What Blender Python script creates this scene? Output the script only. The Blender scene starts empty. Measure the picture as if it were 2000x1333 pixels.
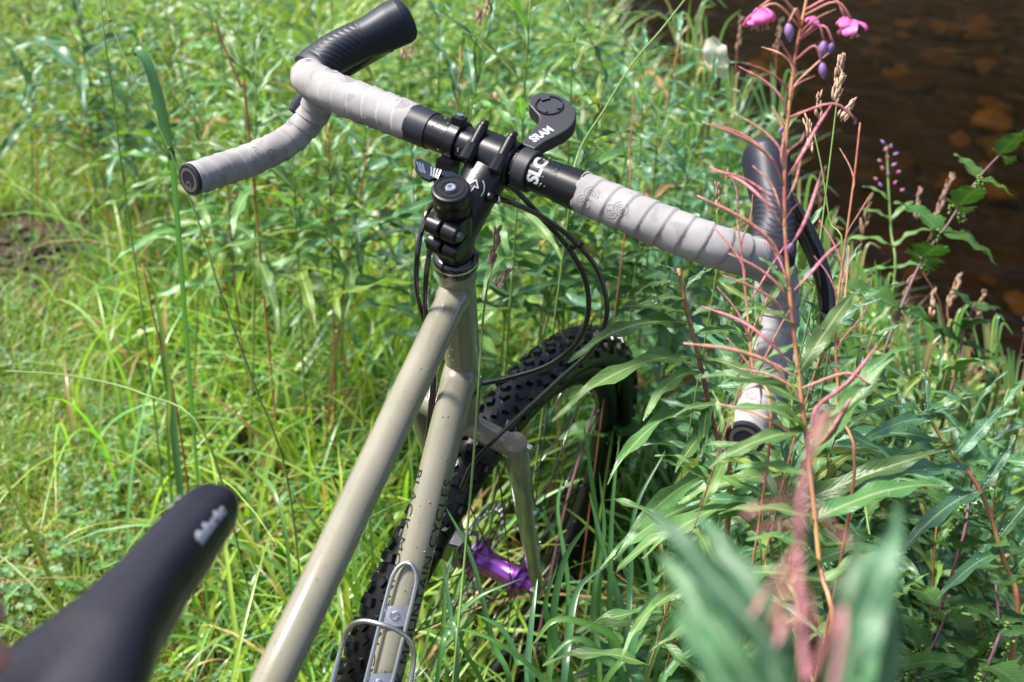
import bpy, bmesh, math, random
import numpy as np
from mathutils import Vector, Matrix, noise
RND = random.Random(7)
sc = bpy.context.scene
COL = sc.collection

# ------------------------------------------------------------------ camera, sky, sun, exposure
CR = np.array([[0.9583070776372304, 0.2733424791260464, 0.08325523440335797],
               [0.21234049376609546, -0.4862729973637161, -0.847614350244227],
               [-0.19120423545910792, 0.8299532885277334, -0.52404053202239]])
CC = np.array([0.260902547926228, -1.132817208150345, 1.4240184567377232])
FPX = 2292.17
camd = bpy.data.cameras.new('camera'); cam = bpy.data.objects.new('camera', camd); COL.objects.link(cam)
camd.sensor_width = 36; camd.lens = FPX * 36 / 2000; camd.clip_start = .02; camd.clip_end = 300
cam.matrix_world = Matrix([[CR[0][i], -CR[1][i], -CR[2][i], CC[i]] for i in range(3)] + [[0, 0, 0, 1]])
camd.dof.use_dof = True; camd.dof.focus_distance = 1.12; camd.dof.aperture_fstop = 6.0
camd.dof.aperture_blades = 0
sc.camera = cam
w = bpy.data.worlds.new('World'); sc.world = w; w.use_nodes = True
nt = w.node_tree; sky = nt.nodes.new('ShaderNodeTexSky'); sky.sky_type = 'NISHITA'; sky.sun_disc = False
SUN_D = Vector((-.62, -.10, .95)).normalized()
sky.sun_elevation = math.asin(SUN_D.z); sky.sun_rotation = math.atan2(SUN_D.x, SUN_D.y)
sky.air_density = 1.0; sky.dust_density = 3.0; sky.ozone_density = 1.0
nt.links.new(sky.outputs[0], nt.nodes['Background'].inputs[0]); nt.nodes['Background'].inputs[1].default_value = .10
sl = bpy.data.lights.new('sun', 'SUN'); sl.energy = 3.9; sl.angle = math.radians(10); sl.color = (1, .965, .91)
so = bpy.data.objects.new('sun', sl); COL.objects.link(so); so.rotation_euler = SUN_D.to_track_quat('Z', 'Y').to_euler()
sc.view_settings.view_transform = 'Standard'; sc.view_settings.look = 'None'
sc.view_settings.exposure = 1.12; sc.view_settings.gamma = 1; sc.view_settings.use_curve_mapping = False
sc.cycles.use_denoising = True
sc.cycles.max_bounces = 8; sc.cycles.transparent_max_bounces = 8; sc.cycles.diffuse_bounces = 4
sc.cycles.glossy_bounces = 3; sc.cycles.transmission_bounces = 6
sc.cycles.caustics_reflective = False; sc.cycles.caustics_refractive = False

def W(px, py, dep):            # photo pixel + distance -> place in the world
    return Vector(CC + dep * (CR.T @ np.array([(px - 1000) / FPX, (py - 666.5) / FPX, 1.])))
def G(px, py, z=0.):
    r = CR.T @ np.array([(px - 1000) / FPX, (py - 666.5) / FPX, 1.]); return Vector(CC + (z - CC[2]) / r[2] * r)
def PX(P):
    q = CR @ (np.array(P) - CC); return 1000 + FPX * q[0] / q[2], 666.5 + FPX * q[1] / q[2], q[2]

# ------------------------------------------------------------------ materials
def mat(name, color, rough=.5, metal=0, spec=.5, coat=0, var=0, vscale=40, bump=0, bscale=200, transl=0, col2=None,
        attr=None, objvar=0, leaf=None, bdist=.001, sheen=0, huevar=0, speck=None):
    m = bpy.data.materials.new(name); m.use_nodes = True; n = m.node_tree.nodes; l = m.node_tree.links
    b = n['Principled BSDF']; b.inputs['Roughness'].default_value = rough; b.inputs['Metallic'].default_value = metal
    b.inputs['Specular IOR Level'].default_value = spec; b.inputs['Coat Weight'].default_value = coat
    b.inputs['Coat Roughness'].default_value = .05
    if sheen: b.inputs['Sheen Weight'].default_value = sheen
    rgb = n.new('ShaderNodeRGB'); rgb.outputs[0].default_value = (*color, 1); out = rgb.outputs[0]
    tc = n.new('ShaderNodeTexCoord')
    def mixc(fac, a, bb, mode='MIX'):
        x = n.new('ShaderNodeMix'); x.data_type = 'RGBA'; x.blend_type = mode
        if isinstance(fac, float): x.inputs[0].default_value = fac
        else: l.new(fac, x.inputs[0])
        l.new(a, x.inputs[6]) if not isinstance(a, tuple) else setattr(x.inputs[6], 'default_value', a)
        l.new(bb, x.inputs[7]) if not isinstance(bb, tuple) else setattr(x.inputs[7], 'default_value', bb)
        return x.outputs[2]
    if attr:
        a = n.new('ShaderNodeAttribute'); a.attribute_name = attr; out = a.outputs['Color']
    if var or col2:
        t = n.new('ShaderNodeTexNoise'); t.inputs['Scale'].default_value = vscale; t.inputs['Detail'].default_value = 5
        l.new(tc.outputs['Object'], t.inputs['Vector'])
        r = n.new('ShaderNodeMapRange'); r.inputs[1].default_value = .35; r.inputs[2].default_value = .65
        l.new(t.outputs[0], r.inputs[0])
        if col2: out = mixc(r.outputs[0], out, (*col2, 1))
        if var:
            r2 = n.new('ShaderNodeMapRange'); r2.inputs[1].default_value = .3; r2.inputs[2].default_value = .7
            r2.inputs[3].default_value = 1 - var; r2.inputs[4].default_value = 1 + var; l.new(t.outputs[0], r2.inputs[0])
            c = n.new('ShaderNodeCombineColor'); [l.new(r2.outputs[0], c.inputs[i]) for i in range(3)]
            out = mixc(1., out, c.outputs[0], 'MULTIPLY')
    if speck:                                            # fine grit and dried splashes: colour, noise scale, threshold, strength
        t3 = n.new('ShaderNodeTexNoise'); t3.inputs['Scale'].default_value = speck[1]; t3.inputs['Detail'].default_value = 3; l.new(tc.outputs['Object'], t3.inputs['Vector'])
        r3 = n.new('ShaderNodeMapRange'); r3.inputs[1].default_value = speck[2]; r3.inputs[2].default_value = speck[2] + .05; r3.inputs[4].default_value = speck[3]; l.new(t3.outputs[0], r3.inputs[0]); out = mixc(r3.outputs[0], out, (*speck[0], 1))
    if objvar:
        oi = n.new('ShaderNodeObjectInfo'); h = n.new('ShaderNodeHueSaturation')
        a = n.new('ShaderNodeMapRange'); a.inputs[3].default_value = 1 - objvar; a.inputs[4].default_value = 1 + objvar
        l.new(oi.outputs['Random'], a.inputs[0]); l.new(a.outputs[0], h.inputs['Value'])
        if huevar:
            ml = n.new('ShaderNodeMath'); ml.operation = 'MULTIPLY'; ml.inputs[1].default_value = 7.31; l.new(oi.outputs['Random'], ml.inputs[0])
            fr = n.new('ShaderNodeMath'); fr.operation = 'FRACT'; l.new(ml.outputs[0], fr.inputs[0])
            a2 = n.new('ShaderNodeMapRange'); a2.inputs[3].default_value = .5 - huevar; a2.inputs[4].default_value = .5 + huevar
            l.new(fr.outputs[0], a2.inputs[0]); l.new(a2.outputs[0], h.inputs['Hue'])
        l.new(out, h.inputs['Color']); out = h.outputs[0]
    hgt = None
    if leaf:                                             # pale midrib and faint side veins from the leaf's own UV
        uv = n.new('ShaderNodeSeparateXYZ'); l.new(tc.outputs['UV'], uv.inputs[0])
        s = n.new('ShaderNodeMath'); s.operation = 'SUBTRACT'; l.new(uv.outputs[0], s.inputs[0]); s.inputs[1].default_value = .5
        ab = n.new('ShaderNodeMath'); ab.operation = 'ABSOLUTE'; l.new(s.outputs[0], ab.inputs[0])
        mr = n.new('ShaderNodeMapRange'); mr.inputs[1].default_value = .035; mr.inputs[2].default_value = .07
        mr.inputs[3].default_value = 1; mr.inputs[4].default_value = 0; l.new(ab.outputs[0], mr.inputs[0])
        # side veins
        k = n.new('ShaderNodeMath'); k.operation = 'MULTIPLY_ADD'; l.new(ab.outputs[0], k.inputs[0]); k.inputs[1].default_value = -leaf[1]; 
        k2 = n.new('ShaderNodeMath'); k2.operation = 'MULTIPLY'; l.new(uv.outputs[1], k2.inputs[0]); k2.inputs[1].default_value = leaf[2]
        l.new(k2.outputs[0], k.inputs[2])
        fr = n.new('ShaderNodeMath'); fr.operation = 'PINGPONG'; l.new(k.outputs[0], fr.inputs[0]); fr.inputs[1].default_value = .5
        v = n.new('ShaderNodeMapRange'); v.inputs[1].default_value = 0; v.inputs[2].default_value = .12
        v.inputs[3].default_value = leaf[3]; v.inputs[4].default_value = 0; l.new(fr.outputs[0], v.inputs[0])
        out = mixc(v.outputs[0], out, (*leaf[0], 1)); mm = n.new('ShaderNodeMath'); mm.operation = 'MULTIPLY'
        mm.inputs[1].default_value = .85; l.new(mr.outputs[0], mm.inputs[0]); out = mixc(mm.outputs[0], out, (*leaf[0], 1))
        hgt = fr.outputs[0]
    l.new(out, b.inputs['Base Color'])
    if bump:
        t2 = n.new('ShaderNodeTexNoise'); t2.inputs['Scale'].default_value = bscale; t2.inputs['Detail'].default_value = 4
        l.new(tc.outputs['Object'], t2.inputs['Vector'])
        bp = n.new('ShaderNodeBump'); bp.inputs['Strength'].default_value = bump; bp.inputs['Distance'].default_value = bdist
        h0 = t2.outputs[0]
        if hgt:
            ad = n.new('ShaderNodeMath'); l.new(h0, ad.inputs[0]); l.new(hgt, ad.inputs[1]); h0 = ad.outputs[0]
        l.new(h0, bp.inputs['Height']); l.new(bp.outputs[0], b.inputs['Normal'])
    if transl:
        tr = n.new('ShaderNodeBsdfTranslucent'); mx = n.new('ShaderNodeMixShader'); mx.inputs[0].default_value = transl
        h = n.new('ShaderNodeMix'); h.data_type = 'RGBA'; h.blend_type = 'MULTIPLY'; h.inputs[0].default_value = 1
        l.new(out, h.inputs[6]); h.inputs[7].default_value = (1.5, 1.6, .55, 1); l.new(h.outputs[2], tr.inputs[0])
        l.new(b.outputs[0], mx.inputs[1]); l.new(tr.outputs[0], mx.inputs[2]); l.new(mx.outputs[0], n['Material Output'].inputs[0])
    return m
M = {}
M['paint'] = mat('khaki_paint', (.225, .208, .150), .20, coat=.8, var=.10, vscale=18, speck=((.10, .075, .04), 260, .70, .5))
M['paint_wet'] = M['paint']
M['black'] = mat('black_anodised', (.005, .005, .007), .32, spec=.45, bump=.05, bscale=900)
M['gloss'] = mat('gloss_black', (.008, .008, .010), .12, spec=.6, coat=.6)
M['rubber'] = mat('rubber_hood', (.014, .016, .027), .48, spec=.42, bump=.12, bscale=1500, bdist=.0004)
M['mount'] = mat('grey_composite', (.018, .019, .024), .5, bump=.25, bscale=1800, bdist=.0003)
M['tyre'] = mat('tyre_rubber', (.004, .004, .005), .28, spec=.42, bump=.2, bscale=500, var=.2, vscale=60)
M['tape'] = mat('tape_grey', (.315, .30, .298), .78, spec=.25, bump=.35, bscale=900, var=.2, vscale=22, bdist=.0004, speck=((.20, .18, .165), 70, .58, .45))
M['emboss'] = mat('tape_emboss', (.235, .222, .225), .8, spec=.2)
M['white'] = mat('white_print', (.46, .47, .5), .5)
M['ink'] = mat('black_print', (.015, .016, .014), .4)
M['steel'] = mat('brushed_steel', (.55, .54, .53), .32, metal=1, bump=.05, bscale=300)
M['silver'] = mat('silver_metal', (.7, .7, .7), .18, metal=1)
M['darksteel'] = mat('dark_steel', (.16, .16, .17), .3, metal=1)
M['purple'] = mat('purple_anodised', (.38, .11, .50), .22, metal=.9, spec=.8)
M['saddle'] = mat('saddle_cover', (.008, .0075, .014), .42, spec=.46, bump=.25, bscale=900, var=.1, vscale=20, speck=((.03, .028, .03), 300, .66, .5))
M['skin'] = mat('skin', (.62, .30, .22), .5, spec=.4, bump=.1, bscale=300)
M['drop'] = mat('water_drop', (.9, .95, .95), .03, spec=.9)
dn = M['drop'].node_tree.nodes['Principled BSDF']; dn.inputs['Transmission Weight'].default_value = .75; dn.inputs['IOR'].default_value = 1.33
M['blade'] = mat('grass_blade', (.1, .2, .03), .30, attr='col', transl=.36, spec=.7)
M['leaf'] = mat('fireweed_leaf', (.120, .245, .072), .34, transl=.32, objvar=.32, huevar=.025, spec=.5, bump=.3, bscale=90, leaf=((.34, .42, .20), 5, 16, .16), var=.15, vscale=5)
M['leaf_blue'] = mat('fireweed_leaf_blue', (.080, .20, .092), .31, transl=.28, objvar=.3, huevar=.02, spec=.55, bump=.3, bscale=90, leaf=((.30, .42, .26), 5, 16, .16), var=.15, vscale=5)
M['leaf_yel'] = mat('fireweed_leaf_yellowish', (.15, .24, .04), .40, transl=.32, objvar=.3, huevar=.03, spec=.4, bump=.3, bscale=90, leaf=((.42, .45, .20), 5, 16, .2), var=.2, vscale=5)
M['nettle'] = mat('nettle_leaf', (.055, .135, .030), .45, transl=.22, objvar=.3, huevar=.02, bump=.6, bscale=60, leaf=((.10, .19, .07), 6, 12, .5))
M['leaf_brown'] = mat('withering_leaf', (.24, .10, .035), .6, transl=.3, objvar=.4, huevar=.04, col2=(.30, .26, .07), vscale=6, leaf=((.40, .30, .15), 5, 16, .2))
M['clover'] = mat('clover_leaf', (.07, .18, .055), .5, transl=.2, attr='col')
M['stem_red'] = mat('red_stem', (.42, .10, .085), .45, var=.3, vscale=25, col2=(.40, .26, .09))
M['stem_green'] = mat('green_stem', (.16, .26, .06), .45, var=.2, vscale=25)
M['stem_purple'] = mat('purple_stem', (.16, .07, .09), .5, var=.2, vscale=25)
M['pod'] = mat('pink_pod', (.72, .25, .27), .5, objvar=.3, huevar=.035, transl=.15, col2=(.40, .17, .13), vscale=18, bump=.3, bscale=300)
M['pale_pod'] = mat('pale_pink_bud', (.70, .36, .37), .55, objvar=.2, huevar=.02, transl=.3, col2=(.74, .30, .36), vscale=40)
M['petal'] = mat('magenta_petal', (.68, .17, .52), .5, transl=.35, objvar=.2)
M['violet'] = mat('violet_bud', (.36, .22, .50), .5, transl=.25, objvar=.2)
M['seed'] = mat('tan_seed', (.50, .33, .23), .7, var=.3, vscale=80, objvar=.2, transl=.2)
M['straw'] = mat('dry_straw', (.45, .25, .09), .6, var=.35, vscale=40, transl=.2)
M['brownstalk'] = mat('brown_stalk', (.30, .11, .06), .6, var=.3, vscale=30)
M['fluff'] = mat('dead_leaf_pale', (.62, .60, .52), .6, transl=.3)
M['ground'] = mat('soil_moss', (.022, .028, .008), .9, col2=(.045, .024, .012), vscale=9, bump=1, bscale=25, bdist=.02, var=.4)
M['bed'] = mat('stream_bed', (.075, .045, .014), .8, col2=(.018, .012, .006), vscale=4, bump=1, bscale=8, bdist=.05)
M['stone'] = mat('stone', (.20, .13, .035), .6, objvar=.6, huevar=.03, var=.35, vscale=12, bump=.5, bscale=30, bdist=.01)
M['amber'] = mat('stone_amber', (.34, .22, .055), .5, objvar=.5, var=.45, vscale=6, bump=.5, bscale=20, bdist=.01)
M['stone_pale'] = mat('stone_pale', (.40, .34, .33), .7, objvar=.35, var=.3, vscale=14, bump=.5, bscale=30, bdist=.01)
M['bark'] = mat('bark', (.06, .045, .03), .9, bump=.8, bscale=20, bdist=.02)
M['crown'] = mat('tree_leaves', (.035, .065, .018), .6, attr='col', transl=.2)
# water: clear tinted sheet that mirrors by Fresnel
mw = bpy.data.materials.new('stream_water'); mw.use_nodes = True; n = mw.node_tree.nodes; l = mw.node_tree.links
n.remove(n['Principled BSDF']); tr = n.new('ShaderNodeBsdfTransparent'); tr.inputs[0].default_value = (.30, .22, .11, 1)
gl = n.new('ShaderNodeBsdfGlossy'); gl.inputs['Roughness'].default_value = .04; fr = n.new('ShaderNodeFresnel'); fr.inputs[0].default_value = 1.33
mx = n.new('ShaderNodeMixShader'); l.new(fr.outputs[0], mx.inputs[0]); l.new(tr.outputs[0], mx.inputs[1]); l.new(gl.outputs[0], mx.inputs[2])
tn = n.new('ShaderNodeTexNoise'); tn.inputs['Scale'].default_value = 3.2; tn.inputs['Detail'].default_value = 4; tn.inputs['Distortion'].default_value = 1.2
tcw = n.new('ShaderNodeTexCoord'); mpw = n.new('ShaderNodeMapping'); mpw.inputs['Scale'].default_value = (1, 1.4, 1); l.new(tcw.outputs['Object'], mpw.inputs[0]); l.new(mpw.outputs[0], tn.inputs[0])
bw = n.new('ShaderNodeBump'); bw.inputs['Distance'].default_value = .022; bw.inputs['Strength'].default_value = .7
l.new(tn.outputs[0], bw.inputs['Height']); l.new(bw.outputs[0], gl.inputs['Normal']); l.new(bw.outputs[0], fr.inputs['Normal'])
l.new(mx.outputs[0], n['Material Output'].inputs[0]); M['water'] = mw

# ------------------------------------------------------------------ object helpers
def tagit(o, label=None, cat=None, group=None, kind=None):
    if label: o['label'] = label
    if cat: o['category'] = cat
    if group: o['group'] = group
    if kind: o['kind'] = kind
    return o
def empty(name, loc, label, cat, group=None):
    o = bpy.data.objects.new(name, None); COL.objects.link(o); o.location = loc; o.empty_display_size = .05
    return tagit(o, label, cat, group)
ROOTLOC = {}
def rootloc(p):
    v = Vector((0, 0, 0))
    while p is not None: v += p.location; p = p.parent
    return v
class MB:
    def __init__(s): s.v = []; s.f = []; s.uv = None; s.c = None
    def add(s, v, f):
        o = len(s.v); s.v += [tuple(x) for x in v]; s.f += [tuple(i + o for i in q) for q in f]; return s
    def mesh(s, name, m, off=Vector((0, 0, 0)), smooth=True):
        me = bpy.data.meshes.new(name); a = np.array(s.v, float).reshape(-1, 3) - np.array(off)
        me.from_pydata(a.tolist(), [], s.f); me.materials.append(M[m] if isinstance(m, str) else m)
        if smooth: me.polygons.foreach_set('use_smooth', [True] * len(me.polygons))
        me.update(); return me
    def build(s, name, m, parent=None, smooth=True, kind=None, label=None, auto=None):
        me = s.mesh(name, m, rootloc(parent) if parent else Vector((0, 0, 0)), smooth)
        if auto: me.set_sharp_from_angle(angle=math.radians(auto))
        o = bpy.data.objects.new(name, me); COL.objects.link(o)
        if parent: o.parent = parent
        if kind: o['kind'] = kind
        if label: o['label'] = label
        return o
def V3(x): return Vector(x)
def catmull(P, step=None, n=8):
    P = [Vector(p) for p in P]; Q = [P[0] * 2 - P[1]] + P + [P[-1] * 2 - P[-2]]; out = []
    for i in range(1, len(Q) - 2):
        a, b, c, d = Q[i - 1:i + 3]; m = n if step is None else max(2, int((c - b).length / step))
        for k in range(m):
            t = k / m; out.append(.5 * ((2 * b) + (c - a) * t + (2 * a - 5 * b + 4 * c - d) * t * t + (3 * b - a - 3 * c + d) * t ** 3))
    return out + [P[-1]]
def frames(P, up=None):
    P = [Vector(p) for p in P]; n = len(P); T = [(P[min(i + 1, n - 1)] - P[max(i - 1, 0)]).normalized() for i in range(n)]
    u = Vector(up) if up is not None else (Vector((0, 0, 1)) if abs(T[0].z) < .9 else Vector((1, 0, 0)))
    out = []
    for i in range(n):
        ref = Vector(up) if up is not None else u
        a = (ref - T[i] * ref.dot(T[i])).normalized(); b = T[i].cross(a); u = a; out.append((P[i], T[i], a, b))
    return out
def sweep(mb, P, rad, n=12, caps=True, up=None, fn=None, power=1):
    F = frames(P, up); N = len(F); v = []; f = []
    s = 0
    for i, (p, t, a, b) in enumerate(F):
        if i: s += (p - F[i - 1][0]).length
        r = rad[i] if isinstance(rad, (list, tuple)) else rad
        ra, rb = r if isinstance(r, tuple) else (r, r)
        for k in range(n):
            th = 2 * math.pi * k / n; ca, sa = math.cos(th), math.sin(th)
            if power != 1: ca = math.copysign(abs(ca) ** power, ca); sa = math.copysign(abs(sa) ** power, sa)
            e = fn(s, th) if fn else 0
            v.append(p + a * ca * (ra + e) + b * sa * (rb + e))
    for i in range(N - 1):
        for k in range(n):
            k2 = (k + 1) % n; f.append((i * n + k, i * n + k2, (i + 1) * n + k2, (i + 1) * n + k))
    if caps: f.append(tuple(range(n))[::-1]); f.append(tuple((N - 1) * n + k for k in range(n)))
    return mb.add(v, f)
def cyl(mb, a, b, r, r2=None, n=20, bev=.0):
    a, b = Vector(a), Vector(b); d = (b - a); L = d.length; r2 = r if r2 is None else r2
    if bev: P = [a, a + d * (bev / L), b - d * (bev / L), b]; R = [r - bev, r, r2, r2 - bev]
    else: P = [a, b]; R = [r, r2]
    F = frames([a, b]); _, t, u, w_ = F[0]; v = []; f = []
    for p, rr in zip(P, R):
        v += [p + (u * math.cos(2 * math.pi * k / n) + w_ * math.sin(2 * math.pi * k / n)) * rr for k in range(n)]
    for i in range(len(P) - 1):
        for k in range(n): k2 = (k + 1) % n; f.append((i * n + k, i * n + k2, (i + 1) * n + k2, (i + 1) * n + k))
    f.append(tuple(range(n))[::-1]); f.append(tuple((len(P) - 1) * n + k for k in range(n)))
    return mb.add(v, f)
def lathe(mb, o, ax, prof, n=32, closed=False):      # prof: (along axis, radius)
    ax = Vector(ax).normalized(); _, t, u, w_ = frames([Vector(o), Vector(o) + ax])[0]; v = []; f = []; m = len(prof)
    for s, r in prof: v += [Vector(o) + ax * s + (u * math.cos(2 * math.pi * k / n) + w_ * math.sin(2 * math.pi * k / n)) * r for k in range(n)]
    for i in range(m if closed else m - 1):
        j = (i + 1) % m
        for k in range(n): k2 = (k + 1) % n; f.append((i * n + k, i * n + k2, j * n + k2, j * n + k))
    return mb.add(v, f)
def box(mb, c, ax, ay, az, hx, hy, hz, taper=1):
    c, ax, ay, az = map(Vector, (c, ax, ay, az)); v = []
    for sz in (-1, 1):
        k = taper if sz > 0 else 1
        for sx, sy in ((-1, -1), (1, -1), (1, 1), (-1, 1)): v.append(c + ax * hx * sx * k + ay * hy * sy * k + az * hz * sz)
    return mb.add(v, [(3, 2, 1, 0), (4, 5, 6, 7), (0, 1, 5, 4), (1, 2, 6, 5), (2, 3, 7, 6), (3, 0, 4, 7)])
def prism(mb, outline, o, ex, ey, ez, h):
    o, ex, ey, ez = map(Vector, (o, ex, ey, ez)); n = len(outline)
    v = [o + ex * x + ey * y for x, y in outline] + [o + ex * x + ey * y + ez * h for x, y in outline]
    return mb.add(v, [tuple(range(n))[::-1], tuple(range(n, 2 * n))] + [(i, (i + 1) % n, (i + 1) % n + n, i + n) for i in range(n)])
ICO = None
def ico():
    global ICO
    if ICO is None:
        bm = bmesh.new(); bmesh.ops.create_icosphere(bm, subdivisions=1, radius=1); bm.verts.ensure_lookup_table()
        ICO = ([v.co.copy() for v in bm.verts], [tuple(v.index for v in f.verts) for f in bm.faces]); bm.free()
    return ICO
def blob(mb, c, r, sc3=(1, 1, 1)):
    v, f = ico(); mb.add([Vector(c) + Vector((p.x * sc3[0], p.y * sc3[1], p.z * sc3[2])) * r for p in v], f)
def text_mesh(txt, size, cuts=.002, bold=0, spacing=1.0, xc=0):
    cu = bpy.data.curves.new('t', 'FONT'); cu.body = txt; cu.size = size; cu.resolution_u = 3; cu.offset = bold; cu.space_character = spacing
    o = bpy.data.objects.new('t', cu); COL.objects.link(o); bpy.context.view_layer.update()
    me = bpy.data.meshes.new_from_object(o.evaluated_get(bpy.context.evaluated_depsgraph_get()))
    bpy.data.objects.remove(o); bpy.data.curves.remove(cu); bm = bmesh.new(); bm.from_mesh(me); bpy.data.meshes.remove(me)
    ys = [v.co.y for v in bm.verts]; y = min(ys) + cuts
    while y < max(ys):
        bmesh.ops.bisect_plane(bm, geom=bm.verts[:] + bm.edges[:] + bm.faces[:], plane_co=(0, y, 0), plane_no=(0, 1, 0)); y += cuts
    xs = [v.co.x for v in bm.verts]; x = min(xs) + xc
    while xc and x < max(xs):
        bmesh.ops.bisect_plane(bm, geom=bm.verts[:] + bm.edges[:] + bm.faces[:], plane_co=(x, 0, 0), plane_no=(1, 0, 0)); x += xc
    bm.verts.ensure_lookup_table(); bm.verts.index_update()
    v = [v.co.copy() for v in bm.verts]; f = [tuple(q.index for q in p.verts) for p in bm.faces]; bm.free()
    return v, f, max(xs)

# ================================================================== SETTING
def yedge(x):
    return float(np.interp(x, [-9, -4, -1.6, -.6, .3, .7, 1.1, 1.6, 2.5, 6], [13, 8.0, 4.7, 3.15, 1.95, 1.42, 1.08, .82, .5, -.3]))
def gz(x, y):
    d = (y - yedge(x)) * .75
    n1 = noise.noise((x * 1.3, y * 1.3, 0)) * .035 + noise.noise((x * 5, y * 5, 3)) * .012
    t = min(max(d / .55, 0), 1); t = t * t * (3 - 2 * t)
    far = min(max((d - 10) / 4, 0), 1)
    return n1 * (1 if d < 8 else 3) - .62 * t * (1 - far) + far * (d - 10) * 1.1
xs = np.unique(np.concatenate([np.linspace(-25, -4, 22), np.linspace(-4, 4, 101), np.linspace(4, 25, 22)]))
ys = np.unique(np.concatenate([np.linspace(-12, -2, 11), np.linspace(-2, 8, 121), np.linspace(8, 40, 33)]))
V = [(float(x), float(y), gz(x, y)) for y in ys for x in xs]; nx = len(xs)
g_f = []; b_f = []
for j in range(len(ys) - 1):
    for i in range(nx - 1):
        q = (j * nx + i, j * nx + i + 1, (j + 1) * nx + i + 1, (j + 1) * nx + i)
        d = ((ys[j] + ys[j + 1]) / 2 - yedge((xs[i] + xs[i + 1]) / 2)) * .75
        (b_f if .25 < d < 10.5 else g_f).append(q)
def sub(name, f, m):
    idx = sorted({i for q in f for i in q}); mp = {a: b for b, a in enumerate(idx)}
    mb = MB(); mb.add([V[i] for i in idx], [tuple(mp[i] for i in q) for q in f]); return mb.build(name, m, kind='structure')
ground = sub('ground', g_f, 'ground'); bed = sub('stream_bed', b_f, 'bed')
mb = MB(); WZ = -.40
wx = np.linspace(-25, 25, 60); v = []; f = []
for i, x in enumerate(wx): v += [(x, yedge(x) + .25, WZ), (x, yedge(x) + 14.5, WZ)]
for i in range(len(wx) - 1): f.append((2 * i, 2 * i + 2, 2 * i + 3, 2 * i + 1))
mb.add(v, f).build('stream_water', 'water', kind='structure')
# stones of the bed and the bank
def stone_mesh(seed):
    r = random.Random(seed); bm = bmesh.new(); bmesh.ops.create_icosphere(bm, subdivisions=2, radius=1)
    for v in bm.verts:
        k = 1 + .75 * noise.noise(v.co * 1.4 + Vector((seed * 7, 0, 0))); v.co *= k
    me = bpy.data.meshes.new('stone'); bm.to_mesh(me); bm.free(); me.polygons.foreach_set('use_smooth', [True] * len(me.polygons)); return me
SM = []
for k in range(8):
    me = stone_mesh(k); me.materials.append(M['stone'] if k < 4 else M['amber'] if k == 4 else M['stone_pale']); SM.append(me)
for k in range(290):
    while True:
        x = RND.uniform(-2.6, 4.2); dd = RND.uniform(.25, 6.0) ** 1.0; y = yedge(x) + dd / .75
        if -150 < PX((x, y, -.5))[0] < 2200: break
    o = bpy.data.objects.new('stone', SM[RND.randrange(5) if dd > .7 else RND.randrange(8)]); COL.objects.link(o); o.parent = bed
    s = RND.uniform(.025, .085) * (1 + .12 * dd); o.location = (x, y, gz(x, y) + s * .15); o.scale = (s * RND.uniform(.8, 1.5), s, s * RND.uniform(.4, .7))
    o.rotation_euler = (RND.uniform(-.3, .3), RND.uniform(-.3, .3), RND.uniform(0, 6.28))

# ================================================================== BICYCLE
bike = empty('bicycle', (0, -.5, .0), 'khaki gravel bicycle with grey taped drop handlebar standing in the long grass', 'bicycle')
hta = math.radians(70.9874); UP = Vector((0, -math.cos(hta), math.sin(hta))); FW = Vector((0, UP.z, -UP.y))
AX = Vector((0, 0, .36)); A0 = AX - .05 * FW
ST = Matrix.Rotation(math.radians(-15.3646), 3, UP); SX = ST @ Vector((1, 0, 0)); SF = ST @ Vector((0, 1, 0)); SZ = ST @ Vector((0, 0, 1)); SV = ST @ FW
LF = .4569; HB = A0 + LF * UP; HT = HB + .1647 * UP; CAP = HT + .0925 * UP
sA = math.radians(29.59); SD = math.cos(sA) * SV + math.sin(sA) * UP; SN = UP * math.cos(sA) - SV * math.sin(sA)
STC = HT + .0375 * UP; BC = STC + .0776 * SD
AXL = A0 + .05 * SV
def B(x, f, z): return BC + x * SX + f * SF + z * SZ
at_ = math.radians(16.01); TD = Vector((0, -math.cos(at_), -math.sin(at_))); ad_ = math.radians(51.585); DD = Vector((0, -math.cos(ad_), -math.sin(ad_)))
T0 = HT - .03 * UP; D0 = HB + .025 * UP
BB = D0 + .655 * DD; sta = math.radians(73.5); SU = Vector((0, -math.cos(sta), math.sin(sta)))
# head tube
mb = MB(); lathe(mb, HB, UP, [(0, .0), (0, .0176), (.004, .0182), (.012, .0176), (.02, .0172), (.145, .0168), (.152, .0176), (.1647, .0176), (.1647, 0)], 36)
head = mb.build('head_tube', 'paint', bike, auto=50)
mb = MB(); lathe(mb, HB + .014 * UP, UP, [(-.0006, .0172), (0, .0181), (.0006, .0172)], 36); lathe(mb, HT - .013 * UP, UP, [(-.0006, .0172), (0, .0181), (.0006, .0172)], 36)
mb.build('reinforcing_ring', 'paint', head)
mb = MB(); sweep(mb, [T0 + TD * .004, T0 + TD * .0165, T0 + TD * .0195, T0 + TD * .024, T0 + TD * .3, T0 + TD * .56], [.0160, .0158, .0149, .0143, .0143, .0143], 36)
ttube = mb.build('top_tube', 'paint', bike)
mb = MB(); sweep(mb, [D0 + DD * .004, D0 + DD * .019, D0 + DD * .023, D0 + DD * .028, D0 + DD * .3, BB], [.0175, .0176, .0173, .0170, .0170, .0170], 40)
dtube = mb.build('down_tube', 'paint', bike)
mb = MB(); sweep(mb, [BB, BB + SU * .53], .0145, 24); stube = mb.build('seat_tube', 'paint', bike)
mb = MB(); cyl(mb, BB - Vector((.036, 0, 0)), BB + Vector((.036, 0, 0)), .021); mb.build('bottom_bracket_shell', 'paint', bike)
RAX = Vector((0, BB.y - .435, .36))
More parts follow.
